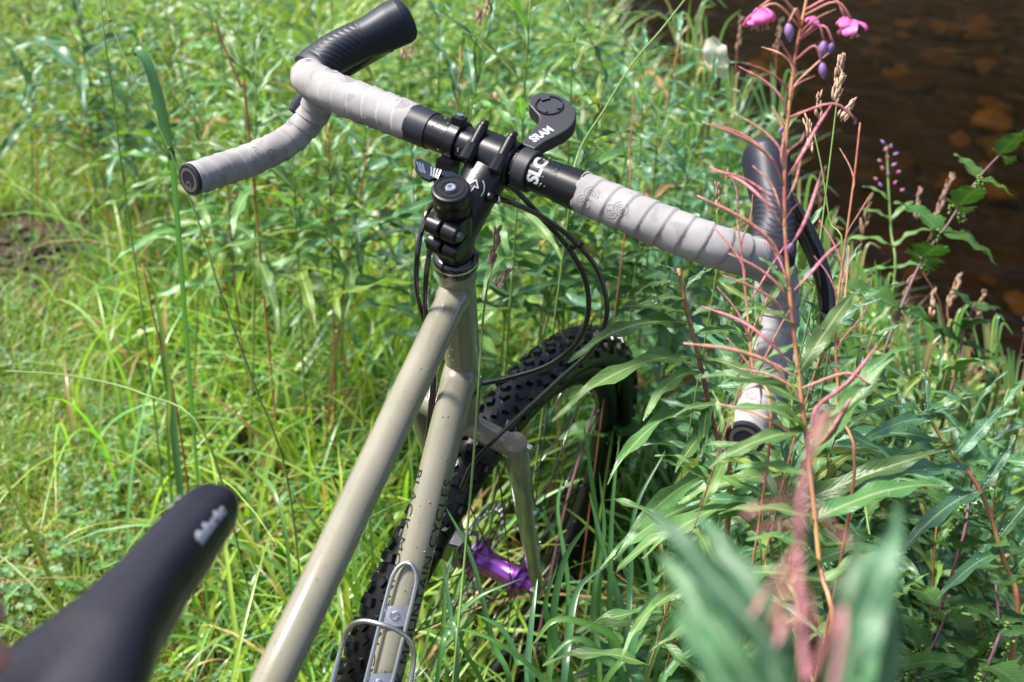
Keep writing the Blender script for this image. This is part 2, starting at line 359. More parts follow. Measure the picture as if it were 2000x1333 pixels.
for s in (-1, 1):
    mb = MB(); sweep(mb, catmull([BB + Vector((s * .02, -.01, 0)), BB + Vector((s * .045, -.1, .005)), RAX + Vector((s * .068, 0, 0))]), .009, 14); mb.build('chain_stay', 'paint', bike)
    mb = MB(); sweep(mb, catmull([BB + SU * .50 + Vector((s * .012, -.01, 0)), BB + SU * .42 + Vector((s * .045, -.09, 0)), RAX + Vector((s * .068, 0, 0))]), .008, 14); mb.build('seat_stay', 'paint', bike)
# down tube lettering
DN = Vector((0, DD.z, -DD.y)) * -1; DN = DN if DN.z > 0 else -DN
for side in (1, -1):
    tv, tf, wd = text_mesh('BLACK MOUNTAIN CYCLES', .0155, .0018, 0, 1.06); kx = .245 / wd; out = []
    for p in tv:
        a = (p.y - .006) / .0172; s = .112 + (wd - p.x) * kx if side > 0 else .108 + p.x * kx
        base = math.radians(27 if side > 0 else 38)
        ang = base + a; d = Vector((side * math.cos(ang), 0, 0)) + DN * math.sin(ang)
        out.append(D0 + DD * s + d * .01735)
    MB().add(out, tf).build('lettering', 'ink', dtube, smooth=False)
# head set
mb = MB(); lathe(mb, HT, UP, [(0, 0), (0, .0198), (.0015, .0204), (.0065, .0204), (.0075, .0196), (.0090, .0204), (.0115, .0202), (.0145, .0178), (.0155, .0155), (.0155, 0)], 48)
hset = mb.build('headset', 'gloss', bike, auto=35)
mb = MB(); lathe(mb, HT, UP, [(.0068, .0200), (.0075, .0206), (.0088, .0206), (.0092, .0200)], 48); mb.build('bearing_ring', 'silver', hset)
mb = MB(); lathe(mb, HB, UP, [(0, .0), (0, .0185), (-.004, .019), (-.009, .0175), (-.012, .0)], 32); mb.build('lower_bearing_cup', 'gloss', hset)
# stem
mb = MB(); lathe(mb, HT, UP, [(.0155, 0), (.0155, .0152), (.0800, .0152), (.0800, 0)], 40); spc = mb.build('steerer_spacer', 'black', bike, auto=40)
mb = MB(); H0 = .0
lathe(mb, HT, UP, [(.0690, .0), (.0690, .0156), (.0694, .0159), (.0788, .0159), (.0795, .0156), (.0800, .0159), (.0888, .0160), (.0892, .0164), (.0905, .0164), (.0918, .0156), (.0922, .0140), (.0914, .0132), (.0914, .0118), (.0922, .0112), (.0922, .0080), (.0914, .0074), (.0914, .0066), (.0922, .006), (.0922, 0)], 48)
mb.build('top_cap', 'black', bike, auto=35)
mb = MB(); lathe(mb, HT, UP, [(.0915, .0), (.0915, .0048), (.0932, .0046), (.0938, .0040), (.0938, .0022), (.0924, .0022), (.0924, 0)], 24); mb.build('cap_bolt', 'silver', bike, auto=35)
mb = MB(); lathe(mb, HT, UP, [(.019, .0), (.019, .0158), (.0205, .0172), (.064, .0172), (.0655, .0158), (.0655, 0)], 40)
P = [STC + SD * t + UP * o for t, o in ((-.004, .0), (.010, .001), (.024, .001), (.040, .001), (.054, 0), (.064, 0))]
sweep(mb, P, [(.0225, .0172), (.0222, .0176), (.0205, .0180), (.0188, .0186), (.0178, .0200), (.0165, .0212)], 36, up=SN, power=.92)
cyl(mb, BC - SX * .0215, BC + SX * .0215, .0195, n=40, bev=.0012)
stem = mb.build('stem', 'black', bike, auto=40)
for k, z in ((0, .0600), (1, .0385)):                        # clamp ears at the back with their slit and bolt
    for s in (-1, 1):
        mb = MB(); c = HT + UP * z - SV * .0170 + SX * .002
        cyl(mb, c + SX * (s * .0010), c + SX * (s * .0155), .0086, .0080, 24, .0014)
        box(mb, c + SX * (s * .0080) + SV * .007, SX, SV, UP, .0068, .008, .0084); mb.build('clamp_ear', 'black', stem, auto=40)
    s = 1 if k == 0 else -1; c = HT + UP * z - SV * .0170 + SX * .002
    mb = MB(); cyl(mb, c + SX * s * .0150, c + SX * s * .0190, .0046, .0042, 16, .0006); mb.build('clamp_bolt', 'darksteel', stem, auto=40)
for sx in (-1, 1):
    for sz in (1, -1):
        o = BC + SX * sx * .0145 + SN * sz * .0185
        mb = MB(); cyl(mb, o - SD * .018, o - SD * .001, .0066, .0060, 8, .0012); cyl(mb, o - SD * .003, o + SD * .016, .0052, .0049, 18, .0005)
        lug = mb.build('clamp_lug', 'black', stem, auto=40)
        mb = MB(); cyl(mb, o + SD * .016, o + SD * .0215, .0042, .0036, 14, .0006); mb.build('faceplate_bolt', 'black', stem, auto=40)
# arrow outline logo on top of the stem body
def stroke(mb, pts2, wd, fn, closed=False):
    P = [Vector((x, y, 0)) for x, y in pts2]; n = len(P)
    for i in range(n if closed else n - 1):
        a, b = P[i], P[(i + 1) % n]; d = (b - a).normalized(); e = Vector((-d.y, d.x, 0)) * wd / 2; m = max(1, int((b - a).length / .002))
        for k in range(m):
            p, q = a.lerp(b, k / m) - (d * wd / 2 if k == 0 else d * 0), a.lerp(b, (k + 1) / m) + (d * wd / 2 if k == m - 1 else d * 0)
            mb.add([fn(*(p - e).xy), fn(*(q - e).xy), fn(*(q + e).xy), fn(*(p + e).xy)], [(0, 1, 2, 3)])
def stemsurf(x, y):      # x across, y along stem
    t = .026 + y; a = x / .0180; hn = float(np.interp(t, [.010, .024, .040, .054], [.0222, .0205, .0188, .0178]))
    ca, sa = math.cos(a), math.sin(a); return STC + SD * t + SX * math.copysign(abs(sa) ** .92, sa) * .0184 + SN * (ca ** .92 * hn + .0012) + UP * .001
mb = MB(); K = 1.25
for pl, cl in (([(-.001, .002), (.0035, .009), (.007, .0045), (.0045, .0045), (.004, -.0015), (.001, -.0015), (.0012, .0025)], True), ([(.0075, .0105), (.0098, .008), (.0112, .0045), (.0112, .001)], False), ([(.003, -.0045), (.006, -.0045)], False)):
    stroke(mb, [(x * K * 1.1 - .0015, y * K + .010) for x, y in pl], .0009, stemsurf, cl)
mb.build('logo_print', 'white', stem, smooth=False)
# handlebar
def barpath(s):
    pts = [(0, 0, 0), (.05, 0, 0), (.11, 0, 0), (.165, .002, -.002), (.205, .012, -.006), (.232, .034, -.014), (.246, .062, -.028), (.253, .082, -.052), (.262, .084, -.080), (.272, .062, -.104), (.281, .023, -.1150), (.288, -.018, -.1172), (.2936, -.0565, -.1175)]
    return [B(s * x, f_, z) for x, f_, z in pts]
mb = MB()
for s in (-1, 1): sweep(mb, catmull([BC] + [B(s * x, 0, 0) for x in (.03, .06, .09, .1)]), [.0159] * 33, 36)
hbar = mb.build('handlebar', 'black', bike)
def along(path, d):
    s = 0
    for i in range(1, len(path)):
        L = (path[i] - path[i - 1]).length
        if s + L >= d: return path[i - 1].lerp(path[i], (d - s) / L), i
        s += L
    return path[-1], len(path) - 1
for s in (-1, 1):
    path = catmull(barpath(s), step=.0010)
    acc = 0; st = 0
    for i in range(1, len(path)):
        acc += (path[i] - path[i - 1]).length
        if acc > .085: st = i; break
    tp = path[st:]; pitch = .0165; n = len(tp)
    rad = []
    for i in range(n):
        u = i / n; r = .0163 + .0006 * math.sin(u * 9) - (.0016 if u > .55 else 0) * min(1, (u - .55) * 8 if u > .55 else 0)
        if u < .02: r = .0164
        rad.append(r)
    def tapefn(d, th, s=s):
        ph = (d / pitch + s * th / (2 * math.pi)) % 1
        e = .0004 + .0013 * ph
        if ph < .09: e = .0017 * (1 - ph / .09) - .00015 * math.sin(math.pi * ph / .09)
        return e + .00035 * math.sin(d * 90 + 2 * th) * math.sin(th * 3 + d * 37)
    mb = MB(); sweep(mb, tp, rad, 40, fn=tapefn); tape = mb.build('bar_tape', 'tape', hbar)
    # embossed swirls on the tape
    F = frames(tp); mb = MB(); sacc = [0]
    for i in range(1, n): sacc.append(sacc[-1] + (F[i][0] - F[i - 1][0]).length)
    r2 = random.Random(3 + s); d0 = .012; kk = 0
    while d0 < sacc[-1] - .012:
        th0 = r2.uniform(0, 6.28)
        for rr, a0, a1 in ((.0062, 0, 5.4), (.0036, 1, 5.8), (.0016, 0, 6.28)):
            pts = []
            for k in range(15):
                a = a0 + (a1 - a0) * k / 14 + kk; d = d0 + math.cos(a) * rr * 1.0; i = min(range(max(0, int(d / .0010) - 14), min(n, int(d / .0010) + 15)), key=lambda j: abs(sacc[j] - d), default=0)
                p, t, ua, ub = F[i]; r_ = rad[i]; th = th0 + math.sin(a) * rr * .85 / r_
                e = tapefn(d, th % (2 * math.pi)); pts.append(p + t * (d - sacc[i]) + (ua * math.cos(th) + ub * math.sin(th)) * (r_ + e + .00005))
            sweep(mb, pts, .00028, 4, caps=False)
        d0 += r2.uniform(.011, .019); kk += 1.3
        if r2.random() < .5:
            d0 -= .008
    mb.build('embossed_emblem', 'emboss', tape, kind='stuff')
    # end plug
    e, dr = tp[-1], (tp[-1] - tp[-4]).normalized(); mb = MB()
    lathe(mb, e, dr, [(-.001, .0), (-.001, .0142), (.0005, .0158), (.0035, .0156), (.0042, .0146), (.0042, 0)], 32); plug = mb.build('end_plug', 'rubber', hbar, auto=35)
    _, t_, ua, ub = frames([e, e + dr])[0]; mb = MB(); o = e + dr * .0045
    def ringdisc(mb, cx, cy, r0, r1, n=28, h=0):
        v = []; 
        for k in range(n): a = 2 * math.pi * k / n; v += [o + dr * h + ua * (cx + r0 * math.cos(a)) + ub * (cy + r0 * math.sin(a)), o + dr * h + ua * (cx + r1 * math.cos(a)) + ub * (cy + r1 * math.sin(a))]
        mb.add(v, [(2 * k, 2 * k + 1, (2 * k + 3) % (2 * n), (2 * k + 2) % (2 * n)) for k in range(n)])
    ringdisc(mb, 0, 0, .0090, .0122); ringdisc(mb, -.0052, 0, .0022, .0040, h=.0002); mb.build('plug_emblem', 'steel', plug, smooth=False)
    # finishing collar next to the tape
    mb = MB(); cyl(mb, B(s * .0655, 0, 0), B(s * .088, 0, 0), .0170, .0174, 40, .0006); mb.build('finishing_tape', 'rubber' if s < 0 else 'black', hbar, auto=40)
    # hood
    mb = MB()
    hp = catmull([B(s * x, f_, z) for x, f_, z in ((.243, .050, -.014), (.241, .060, -.010), (.235, .075, -.001), (.225, .092, .009), (.213, .108, .018), (.203, .122, .027), (.195, .133, .034), (.191, .139, .038))], n=22)
    m = len(hp); R_ = []
    W_ = np.interp(np.linspace(0, 1, m), [0, .12, .3, .5, .7, .82, .89, .94, .975, .993, 1], [.0225, .0212, .0178, .0172, .0198, .0204, .0190, .0160, .0112, .0060, .001])
    H_ = np.interp(np.linspace(0, 1, m), [0, .12, .3, .5, .7, .82, .89, .94, .975, .993, 1], [.0120, .0165, .0190, .0190, .0228, .0234, .0216, .0180, .0125, .0065, .001])
    up = SZ + SF * -.35 + SX * (s * .10)
    F = frames(hp, up)
    def hoodfn(d, th):
        if .012 < d < .060:      # chevron ribs on top and inner side
            a = ((th + math.pi) % (2 * math.pi)) - math.pi
            q = d - abs(a) * .011
            if abs(a) < 1.7: return -.0007 * (.5 + .5 * math.cos(q * 2 * math.pi / .0058)) ** 4
        return 0
    sweep(mb, hp, [(float(h), float(w_)) for h, w_ in zip(H_, W_)], 72, up=up, fn=hoodfn, power=.88); hood = mb.build('brake_hood', 'rubber', bike)
    # clamp body below the hood meeting the bar, and the lever blade
    mb = MB(); lp = catmull([B(s * x, f_, z) for x, f_, z in ((.206, .124, .012), (.228, .140, -.008), (.254, .144, -.032), (.280, .132, -.058), (.298, .114, -.082), (.304, .104, -.096))], n=6); m = len(lp)
    sweep(mb, lp, [(float(a), float(b)) for a, b in zip(np.interp(np.linspace(0, 1, m), [0, .5, 1], [.006, .004, .003]), np.interp(np.linspace(0, 1, m), [0, .3, .9, 1], [.013, .010, .0075, .004]))], 16, up=SF); mb.build('brake_lever', 'gloss', hood)
# bar logo print
tv, tf, wd = text_mesh('SLC', .0155, .004, .0006, .95, .0015)
mb = MB(); sd = SZ * .72 - SF * .69; sn = SZ * .69 + SF * .72
out = []
for p in tv:
    a = (p.x - wd / 2) / .0161 - .12; d = sd * math.cos(a) + sn * math.sin(a); out.append(B(.052 - p.y, 0, 0) + d * .0162)
MB().add(out, tf).build('logo_print', 'white', hbar, smooth=False)
# computer mount: band round the bar and a hooked arm with a round seat
mb = MB(); cyl(mb, B(.0255, 0, 0), B(.0395, 0, 0), .0188, n=40, bev=.001)
mbd = mb.build('computer_mount', 'mount', bike, auto=40)
cs = [(.0355, .010), (.0385, .024), (.0435, .036), (.0475, .048), (.0475, .061), (.0415, .074), (.029, .083), (.013, .086), (-.001, .081), (-.0065, .071), (-.003, .0615), (.006, .056), (.0145, .051), (.019, .043), (.019, .033), (.0195, .022), (.021, .010)]
cs = [(.027 + (x - .027) * .92, y * .94) for x, y in cs]
oc = catmull([Vector((x, y, 0)) for x, y in cs], n=5); ol = [(p.x, p.y) for p in oc]
MF = (SF * .94 + SZ * .34).normalized(); MU = (SZ * .94 - SF * .34).normalized()
mb = MB(); prism(mb, ol[::-1], BC + MU * .004, SX, MF, MU, .0135); arm = mb.build('mount_arm', 'mount', mbd, smooth=False)
bv = arm.modifiers.new('b', 'BEVEL'); bv.width = .0012; bv.segments = 2; bv.limit_method = 'ANGLE'; bv.angle_limit = math.radians(50)
mc = BC + SX * .0164 + MF * .0644 + MU * .0176
mb = MB(); lathe(mb, mc, MU, [(-.0002, .0), (-.0002, .0110), (.0010, .0114), (.0010, .0128), (-.0002, .0133)], 36); mb.build('mount_socket', 'black', mbd, auto=40)
mb = MB()
for k in (0, 1, 2):
    a = k * 2.1 + .4; mb.add([], []); box(mb, mc + (SX * math.cos(a) + MF * math.sin(a)) * .0096 + MU * .0008, SX * -math.sin(a) + MF * math.cos(a), SX * math.cos(a) + MF * math.sin(a), MU, .004, .002, .0008)
mb.build('socket_tab', 'darksteel', mbd, smooth=False)
tv, tf, wd = text_mesh('SRAM', .0085, .004, .0003, 1.0)
p0, p1 = Vector((.0268, .017, 0)), Vector((.0335, .039, 0)); e1 = (p1 - p0).normalized(); e2 = Vector((-e1.y, e1.x, 0)); sc_ = (p1 - p0).length / wd
out = [BC + MU * .0179 + SX * (p0 + e1 * p.x * sc_ + e2 * (p.y * 1.35 - .0035)).x + MF * (p0 + e1 * p.x * sc_ + e2 * (p.y * 1.35 - .0035)).y for p in tv]
MB().add(out, tf).build('lettering', 'white', mbd, smooth=False)
# dropper lever on the left of the stem
mb = MB(); cyl(mb, B(-.0335, 0, 0), B(-.0445, 0, 0), .0190, n=36, bev=.001); box(mb, B(-.039, -.003, .0205), SX, SF, SZ, .005, .005, .0035)
box(mb, B(-.036, -.016, -.022), SX, SF, SZ, .007, .009, .012)
cl = mb.build('lever_clamp', 'black', bike, auto=40)
mb = MB(); cyl(mb, B(-.039, -.003, .023), B(-.039, -.003, .0265), .0034, n=6); mb.build('clamp_bolt', 'silver', cl, auto=40)
def Wl(px, py, dep): return W(px, py, dep)
lev = [(912, 368, .99), (900, 356, .985), (880, 347, .982), (862, 343, .98), (850, 347, .98), (838, 352, .98), (824, 346, .98), (810, 328, .98), (809, 312, .982), (820, 308, .985), (838, 318, .985), (850, 330, .985), (866, 331, .985), (884, 335, .987), (905, 347, .99), (917, 358, .99)]
tp_ = [Wl(*q) for q in lev]; nn = len(tp_); dn_ = (SZ * .8 - SF * .3).normalized() * -.0035
mb = MB(); mb.add(tp_ + [p + dn_ for p in tp_], [tuple(range(nn)), tuple(range(nn, 2 * nn))[::-1]] + [(i, i + nn, (i + 1) % nn + nn, (i + 1) % nn) for i in range(nn)])
dl = mb.build('dropper_lever', 'darksteel', bike, smooth=False)
bv = dl.modifiers.new('b', 'BEVEL'); bv.width = .0006; bv.segments = 2; bv.limit_method = 'ANGLE'
mb = MB(); up_ = -dn_.normalized() * .0003
for k in range(9):
    a, b = W(813 + k * 6.0, 316 + k * 2.2, .9815), W(822 + k * 4.0, 337 + k * 1.6, .9795)
    if k in (3, 4): continue
    d = (b - a).normalized(); q = d.cross(dn_).normalized() * .0006
    mb.add([a - q + up_ * 2, b - q + up_ * 2, b + q + up_ * 2, a + q + up_ * 2], [(0, 1, 2, 3)])
mb.build('grip_line', 'silver', dl, smooth=False, kind='stuff')
# cables
def cable(pts, r=.0025, name='brake_hose'):
    mb = MB(); sweep(mb, catmull([p if isinstance(p, Vector) else W(*p) for p in pts], n=10), r, 10); return mb.build(name, 'gloss', bike)
cable([(992, 360, 1.01), (1020, 385, 1.03), (1062, 430, 1.05), (1110, 485, 1.07), (1142, 545, 1.09), (1149, 610, 1.11), (1128, 668, 1.13), (1075, 712, 1.155), (1010, 735, 1.18), (945, 749, 1.20), (885, 755, 1.215), (850, 770, 1.20), (838, 830, 1.185), (828, 900, 1.18)], .0026)
cable([(958, 386, 1.00), (1000, 397, 1.02), (1060, 425, 1.04), (1120, 470, 1.06), (1165, 525, 1.08), (1185, 590, 1.09), (1178, 645, 1.10), (1150, 690, 1.11), (1100, 735, 1.125), (1040, 790, 1.14), (975, 850, 1.15), (925, 905, 1.17), (900, 955, 1.19)], .0024)
cable([(880, 395, 1.04), (845, 400, 1.01), (826, 440, 1.0), (815, 500, 1.0), (814, 560, 1.02), (826, 620, 1.05), (845, 680, 1.09), (848, 760, 1.13), (836, 850, 1.16), (826, 930, 1.17)], .0024, 'shift_cable')
cable([(890, 440, 1.05), (850, 462, 1.01), (836, 510, 1.01), (831, 570, 1.02), (833, 630, 1.05), (848, 700, 1.10), (842, 780, 1.14), (832, 880, 1.165), (822, 950, 1.17)], .0024, 'shift_cable')
mb = MB(); a, b = W(1113, 485, 1.065), W(1132, 479, 1.062); cyl(mb, a, b, .0022, n=10); blob(mb, b, .0042); blob(mb, a, .0038); mb.build('cable_clip', 'black', bike)
mb = MB(); cyl(mb, W(950, 384, 1.0), W(968, 389, 1.005), .0045, n=14); mb.build('cable_stop', 'black', bike)
mb = MB(); cyl(mb, W(969, 389, 1.005), W(974, 391, 1.007), .0038, n=14); mb.build('cable_ferrule', 'silver', bike)
# fork
cro = HB - .0662 * UP - .0038 * SV; mb = MB(); cyl(mb, cro - SX * .060, cro + SX * .060, .0125, n=30); cyl(mb, cro, HB - UP * .012, .0150, .0160, 30)
fork = mb.build('fork_crown', 'paint', bike, auto=40)
for s in (-1, 1):
    top = cro + SX * s * .0628; bot = AXL + SX * s * .058 + UP * .012; d = (bot - top).normalized(); t0 = top - d * .013
    mb = MB(); sweep(mb, [t0, t0 + d * .001, t0 + d * .10, t0.lerp(bot, .8), bot], [.0118, .0124, .0124, .0095, .0078], 30); leg = mb.build('fork_leg', 'paint', fork, auto=50)
    mb = MB(); lathe(mb, t0, -d, [(0, .0118), (.0006, .0114), (.0008, .0)], 30); mb.build('leg_cap', 'paint', leg, auto=30)
    mb = MB(); box(mb, bot - UP * .012, SX, SV, UP, .0035, .012, .014); cyl(mb, AXL + SX * s * .053, AXL + SX * s * .066, .0095); mb.build('dropout', 'paint', leg, auto=40)
    for k, t in enumerate((.012, .40, .50, .66, .82)):
        c = t0.lerp(bot, t) + SX * s * (.013 if t < .3 else .0125 - .004 * t) + SV * (.0 if k else .004); mb = MB(); cyl(mb, c - SX * s * .003, c + SX * s * .004, .0034, n=12, bev=.0005); mb.build('eyelet_bolt', 'silver', leg, auto=40)
# wheels
def wheel(root_name, c, X_, V_, U_, rotor_side=-1, tread=True):
    R0, Wt = .3445, .055; rm = R0 - .0275; tor = []
    mb = MB(); n = 96; prof = []
    for k in range(21):
        a = math.radians(-128 + 256 * k / 20); rr = .0262
        prof.append((math.sin(a) * rr * 1.03, rm + math.cos(a) * rr))
    def lat(mb, prof, n, closed=False):
        v = []; f = []; m = len(prof)
        for i in range(n):
            a = 2 * math.pi * i / n; rd = V_ * math.cos(a) + U_ * math.sin(a)
            v += [c + X_ * x + rd * r for x, r in prof]
        for i in range(n):
            j = (i + 1) % n
            for k in range(m if closed else m - 1): f.append((i * m + k, i * m + (k + 1) % m, j * m + (k + 1) % m, j * m + k))
        return mb.add(v, f)
    rim = lat(MB(), [(-.0145, .300), (-.0150, .292), (-.0130, .280), (-.006, .2685), (0, .267), (.006, .2685), (.0130, .280), (.0150, .292), (.0145, .300)], n, True).build(root_name, 'black', bike)
    ty = lat(MB(), prof, n).build('tyre', 'tyre', rim)
    mb = MB(); rows = [(-66, .5, .0056, .0056, 78), (-44, 0, .0046, .0058, 84), (-21, .5, .0044, .0056, 84), (0, 0, .0036, .0056, 84), (21, .5, .0044, .0056, 84), (44, 0, .0046, .0058, 84), (66, .5, .0056, .0056, 78)]
    for deg, off, ht, hl, cnt in rows:
        for k in range(cnt):
            a = 2 * math.pi * (k + off) / cnt; dg = deg + (3.5 if (k % 2) else -3.5); rd = V_ * math.cos(a) + U_ * math.sin(a); tg = -V_ * math.sin(a) + U_ * math.cos(a); b = math.radians(dg)
            nrm = X_ * math.sin(b) + rd * math.cos(b); sd_ = X_ * math.cos(b) - rd * math.sin(b); r_ = .0262
            pc = c + X_ * math.sin(b) * r_ * 1.02 + rd * (rm + math.cos(b) * r_)
            tw = .35 * (1 if (k + int(deg)) % 2 else -1); t2 = tg * math.cos(tw) + sd_ * math.sin(tw); s2 = sd_ * math.cos(tw) - tg * math.sin(tw)
            box(mb, pc + nrm * .0012, s2, t2, nrm, ht, hl, .0034, .80)
            if k % 2 == 0 and abs(deg) > 20 and RND.random() < .5: cyl(mb, pc + nrm * .003 + tg * .004, pc + nrm * RND.uniform(.006, .010) + tg * .005 + sd_ * .001, .0003, n=4)
    mb.build('tread_knobs', 'tyre', rim, smooth=False, kind='stuff')
    mb = MB()
    prf = [(-.052, .0), (-.052, .0095), (-.043, .010), (-.043, .019), (-.036, .0195), (-.034, .023), (-.032, .0295), (-.029, .0295), (-.0275, .021), (-.020, .0165), (.020, .0160), (.0265, .019), (.0285, .0275), (.0315, .0275), (.0335, .018), (.040, .017), (.041, .0110), (.052, .0100), (.052, 0)]
    lathe(mb, c, X_, prf, 36); mb.build('hub', 'purple', rim, auto=40)
    proto = None
    for k in range(28):
        side = 1 if k % 2 else -1; a = 2 * math.pi * k / 28; kk = k // 2; cross = .95 if kk % 2 else -.95; a2 = a + cross
        h = c + X_ * side * .030 + (V_ * math.cos(a2) + U_ * math.sin(a2)) * .0215; r_ = c + X_ * side * .003 + (V_ * math.cos(a) + U_ * math.sin(a)) * .268
        mb = MB(); cyl(mb, h, r_, .0010, n=6); cyl(mb, r_ + (h - r_).normalized() * .012, r_, .0020, n=6); mb.build('spoke', 'gloss', rim)
    # rotor: ring with slots, six arms
    mb = MB(); ro = c + X_ * -.0400; n = 120
    def ring(mb, r0, r1, keep, n=120, wob=0):
        for k in range(n):
            if not keep(k): continue
            a, b = 2 * math.pi * k / n, 2 * math.pi * (k + 1) / n; v = []
            for x in (-.0009, .0009):
                for r, t in ((r0, a), (r1, a), (r1, b), (r0, b)): v.append(ro + X_ * x + (V_ * math.cos(t) + U_ * math.sin(t)) * r * (1 + wob * math.cos(t * 24) * (r > .079)))
            mb.add(v, [(3, 2, 1, 0), (4, 5, 6, 7), (0, 1, 5, 4), (1, 2, 6, 5), (2, 3, 7, 6), (3, 0, 4, 7)])
    ring(mb, .0765, .0805, lambda k: True, wob=.006); ring(mb, .0700, .0765, lambda k: k % 5 != 0); ring(mb, .0660, .0700, lambda k: k % 5 in (0, 3, 4)); ring(mb, .0625, .0660, lambda k: True)
    rot = mb.build('brake_rotor', 'silver', rim, smooth=False)
    mb = MB()
    for k in range(6):
        a = k * math.pi / 3; p = lambda r, t: ro + (V_ * math.cos(t) + U_ * math.sin(t)) * r
        sweep(mb, catmull([p(.020, a), p(.04, a + .25), p(.064, a + .62)], n=4), [(.0009, .004)] * 9, 8, up=X_)
    cyl(mb, ro - X_ * .001, ro + X_ * .001, .022, n=30); mb.build('rotor_carrier', 'steel', rim, auto=40)
    return rim
fw = wheel('front_wheel', AXL, SX, SV, UP)
rw = wheel('rear_wheel', RAX, Vector((1, 0, 0)), Vector((0, 1, 0)), Vector((0, 0, 1)))
mb = MB(); c = AXL - SX * .043 + UP * .070 - SV * .034
box(mb, c, SX, SV, UP, .016, .014, .024, .85); cyl(mb, c - SX * .018 + UP * .005, c + SX * .018 + UP * .005, .013, n=20, bev=.002); cyl(mb, c - SX * .018 - UP * .018, c + SX * .018 - UP * .018, .009, n=20, bev=.002)
mb.build('brake_caliper', 'darksteel', bike, auto=40)
# bottle cage
def C3(x, h, s): return D0 + DD * s + DN * (.0172 + h) + Vector((x, 0, 0))
cage = None
mb = MB(); sweep(mb, catmull([C3(-.0125, .004, .40), C3(-.0125, .004, .30), C3(-.0125, .0035, .225), C3(-.0105, .0035, .207), C3(-.005, .0035, .1985), C3(0, .0035, .197), C3(.005, .0035, .1985), C3(.0105, .0035, .207), C3(.0125, .0035, .225), C3(.0125, .004, .30), C3(.0125, .004, .40)], n=8), .0022, 12)
cage = mb.build('bottle_cage', 'steel', bike)
mb = MB(); sweep(mb, catmull([C3(-.036, .030, .42), C3(-.036, .032, .34), C3(-.035, .034, .285), C3(-.030, .041, .262), C3(-.017, .050, .252), C3(0, .054, .250), C3(.017, .050, .252), C3(.030, .041, .262), C3(.035, .034, .285), C3(.036, .032, .34), C3(.036, .030, .42)], n=8), .0024, 12); mb.build('cage_hoop', 'steel', cage)
for s in (.247, .311):
    mb = MB(); m_ = 9; v = []
    for k in range(m_):
        x = -.014 + .028 * k / (m_ - 1)
        for ds in (-.010, .010): v.append(C3(x, .0012 + .0012 * (1 - (x / .014) ** 2), s + ds - .004 * (x / .014)))
    v += [p + DN * .0012 for p in v]; f = []
    for k in range(m_ - 1): a = 2 * k; f += [(a, a + 1, a + 3, a + 2), (a + 2 * m_, a + 2 + 2 * m_, a + 3 + 2 * m_, a + 1 + 2 * m_), (a, a + 2, a + 2 + 2 * m_, a + 2 * m_), (a + 1, a + 1 + 2 * m_, a + 3 + 2 * m_, a + 3)]
    mb.add(v, f).build('mounting_plate', 'steel', cage, smooth=False)
    mb = MB(); o = C3(0, .0036, s); lathe(mb, o, DN, [(0, 0), (0, .0048), (.0016, .0046), (.0026, .0036), (.0026, .0018), (.0010, .0018), (.0010, 0)], 20); mb.build('cage_bolt', 'silver', cage, auto=35)
# saddle
secs = [(-.655, .004, .982, .012), (-.660, .011, .988, .018), (-.668, .0145, .9925, .023), (-.684, .0162, .9960, .028), (-.705, .0168, .9975, .032), (-.735, .0180, .9985, .034), (-.765, .0225, .9990, .036), (-.795, .032, .999, .038), (-.825, .043, .9995, .038), (-.855, .056, 1.001, .036), (-.885, .066, 1.004, .034), (-.915, .070, 1.007, .030), (-.935, .064, 1.007, .026), (-.945, .045, 1.005, .020)]
def saddle_pt(y, a):         # a in -1..1 across the top
    ys_ = [-q[0] for q in secs]; hw = np.interp(-y, ys_, [q[1] for q in secs]); zt = np.interp(-y, ys_, [q[2] for q in secs]); dp = np.interp(-y, ys_, [q[3] for q in secs])
    th = a * math.pi * .62; x = hw * math.copysign(abs(math.sin(th)) ** .9, th) if abs(a) < .8 else hw * math.copysign(1, a) * (1 - .12 * (abs(a) - .8) / .2)
    z = zt - dp * (abs(a) ** 2.6); ch = max(0, 1 - abs(x) / (.02)) * .004 * min(1, max(0, (-y - .78) / .05)); return Vector((x - .010, y, z - ch))
mb = MB(); v = []; f = []; ny, na = 60, 33
for j in range(ny):
    y = secs[0][0] + (secs[-1][0] - secs[0][0]) * (j / (ny - 1)) ** 1.25
    for i in range(na): v.append(saddle_pt(y, -1 + 2 * i / (na - 1)))
for j in range(ny - 1):
    for i in range(na - 1): f.append((j * na + i, j * na + i + 1, (j + 1) * na + i + 1, (j + 1) * na + i))
    f.append((j * na + na - 1, j * na, (j + 1) * na, (j + 1) * na + na - 1))
f.append(tuple(range(na))[::-1]); f.append(tuple((ny - 1) * na + i for i in range(na)))
saddle = mb.add(v, f).build('saddle', 'saddle', bike)
for s in (-1, 1):
    mb = MB(); sweep(mb, catmull([Vector((s * .006 - .01, -.70, .968)), Vector((s * .012 - .01, -.74, .960)), Vector((s * .014 - .01, -.80, .958)), Vector((s * .016 - .01, -.86, .960)), Vector((s * .04 - .01, -.92, .985))]), .0035, 10); mb.build('saddle_rail', 'gloss', saddle)
    tv, tf, wd = text_mesh('fabric', .017, .002, .0012, 1.0, .003); out = []
    for p in tv:
        if s > 0: y = -.676 - (wd - p.x) * .60; y = -.712 + p.x * .030 / wd; a = .46 + (.006 - p.y) * 16
        else: y = -.682 - p.x * .032 / wd; a = -.50 - (.006 - p.y) * 18
        q = saddle_pt(y, a); q1 = saddle_pt(y, a + .02); nn_ = (q1 - q).cross(Vector((0, 1, 0))); nn_.normalize(); nn_ = nn_ if nn_.x * s > 0 else -nn_; out.append(q + nn_ * .0006)
    MB().add(out, tf).build('lettering', 'white', saddle, smooth=False)
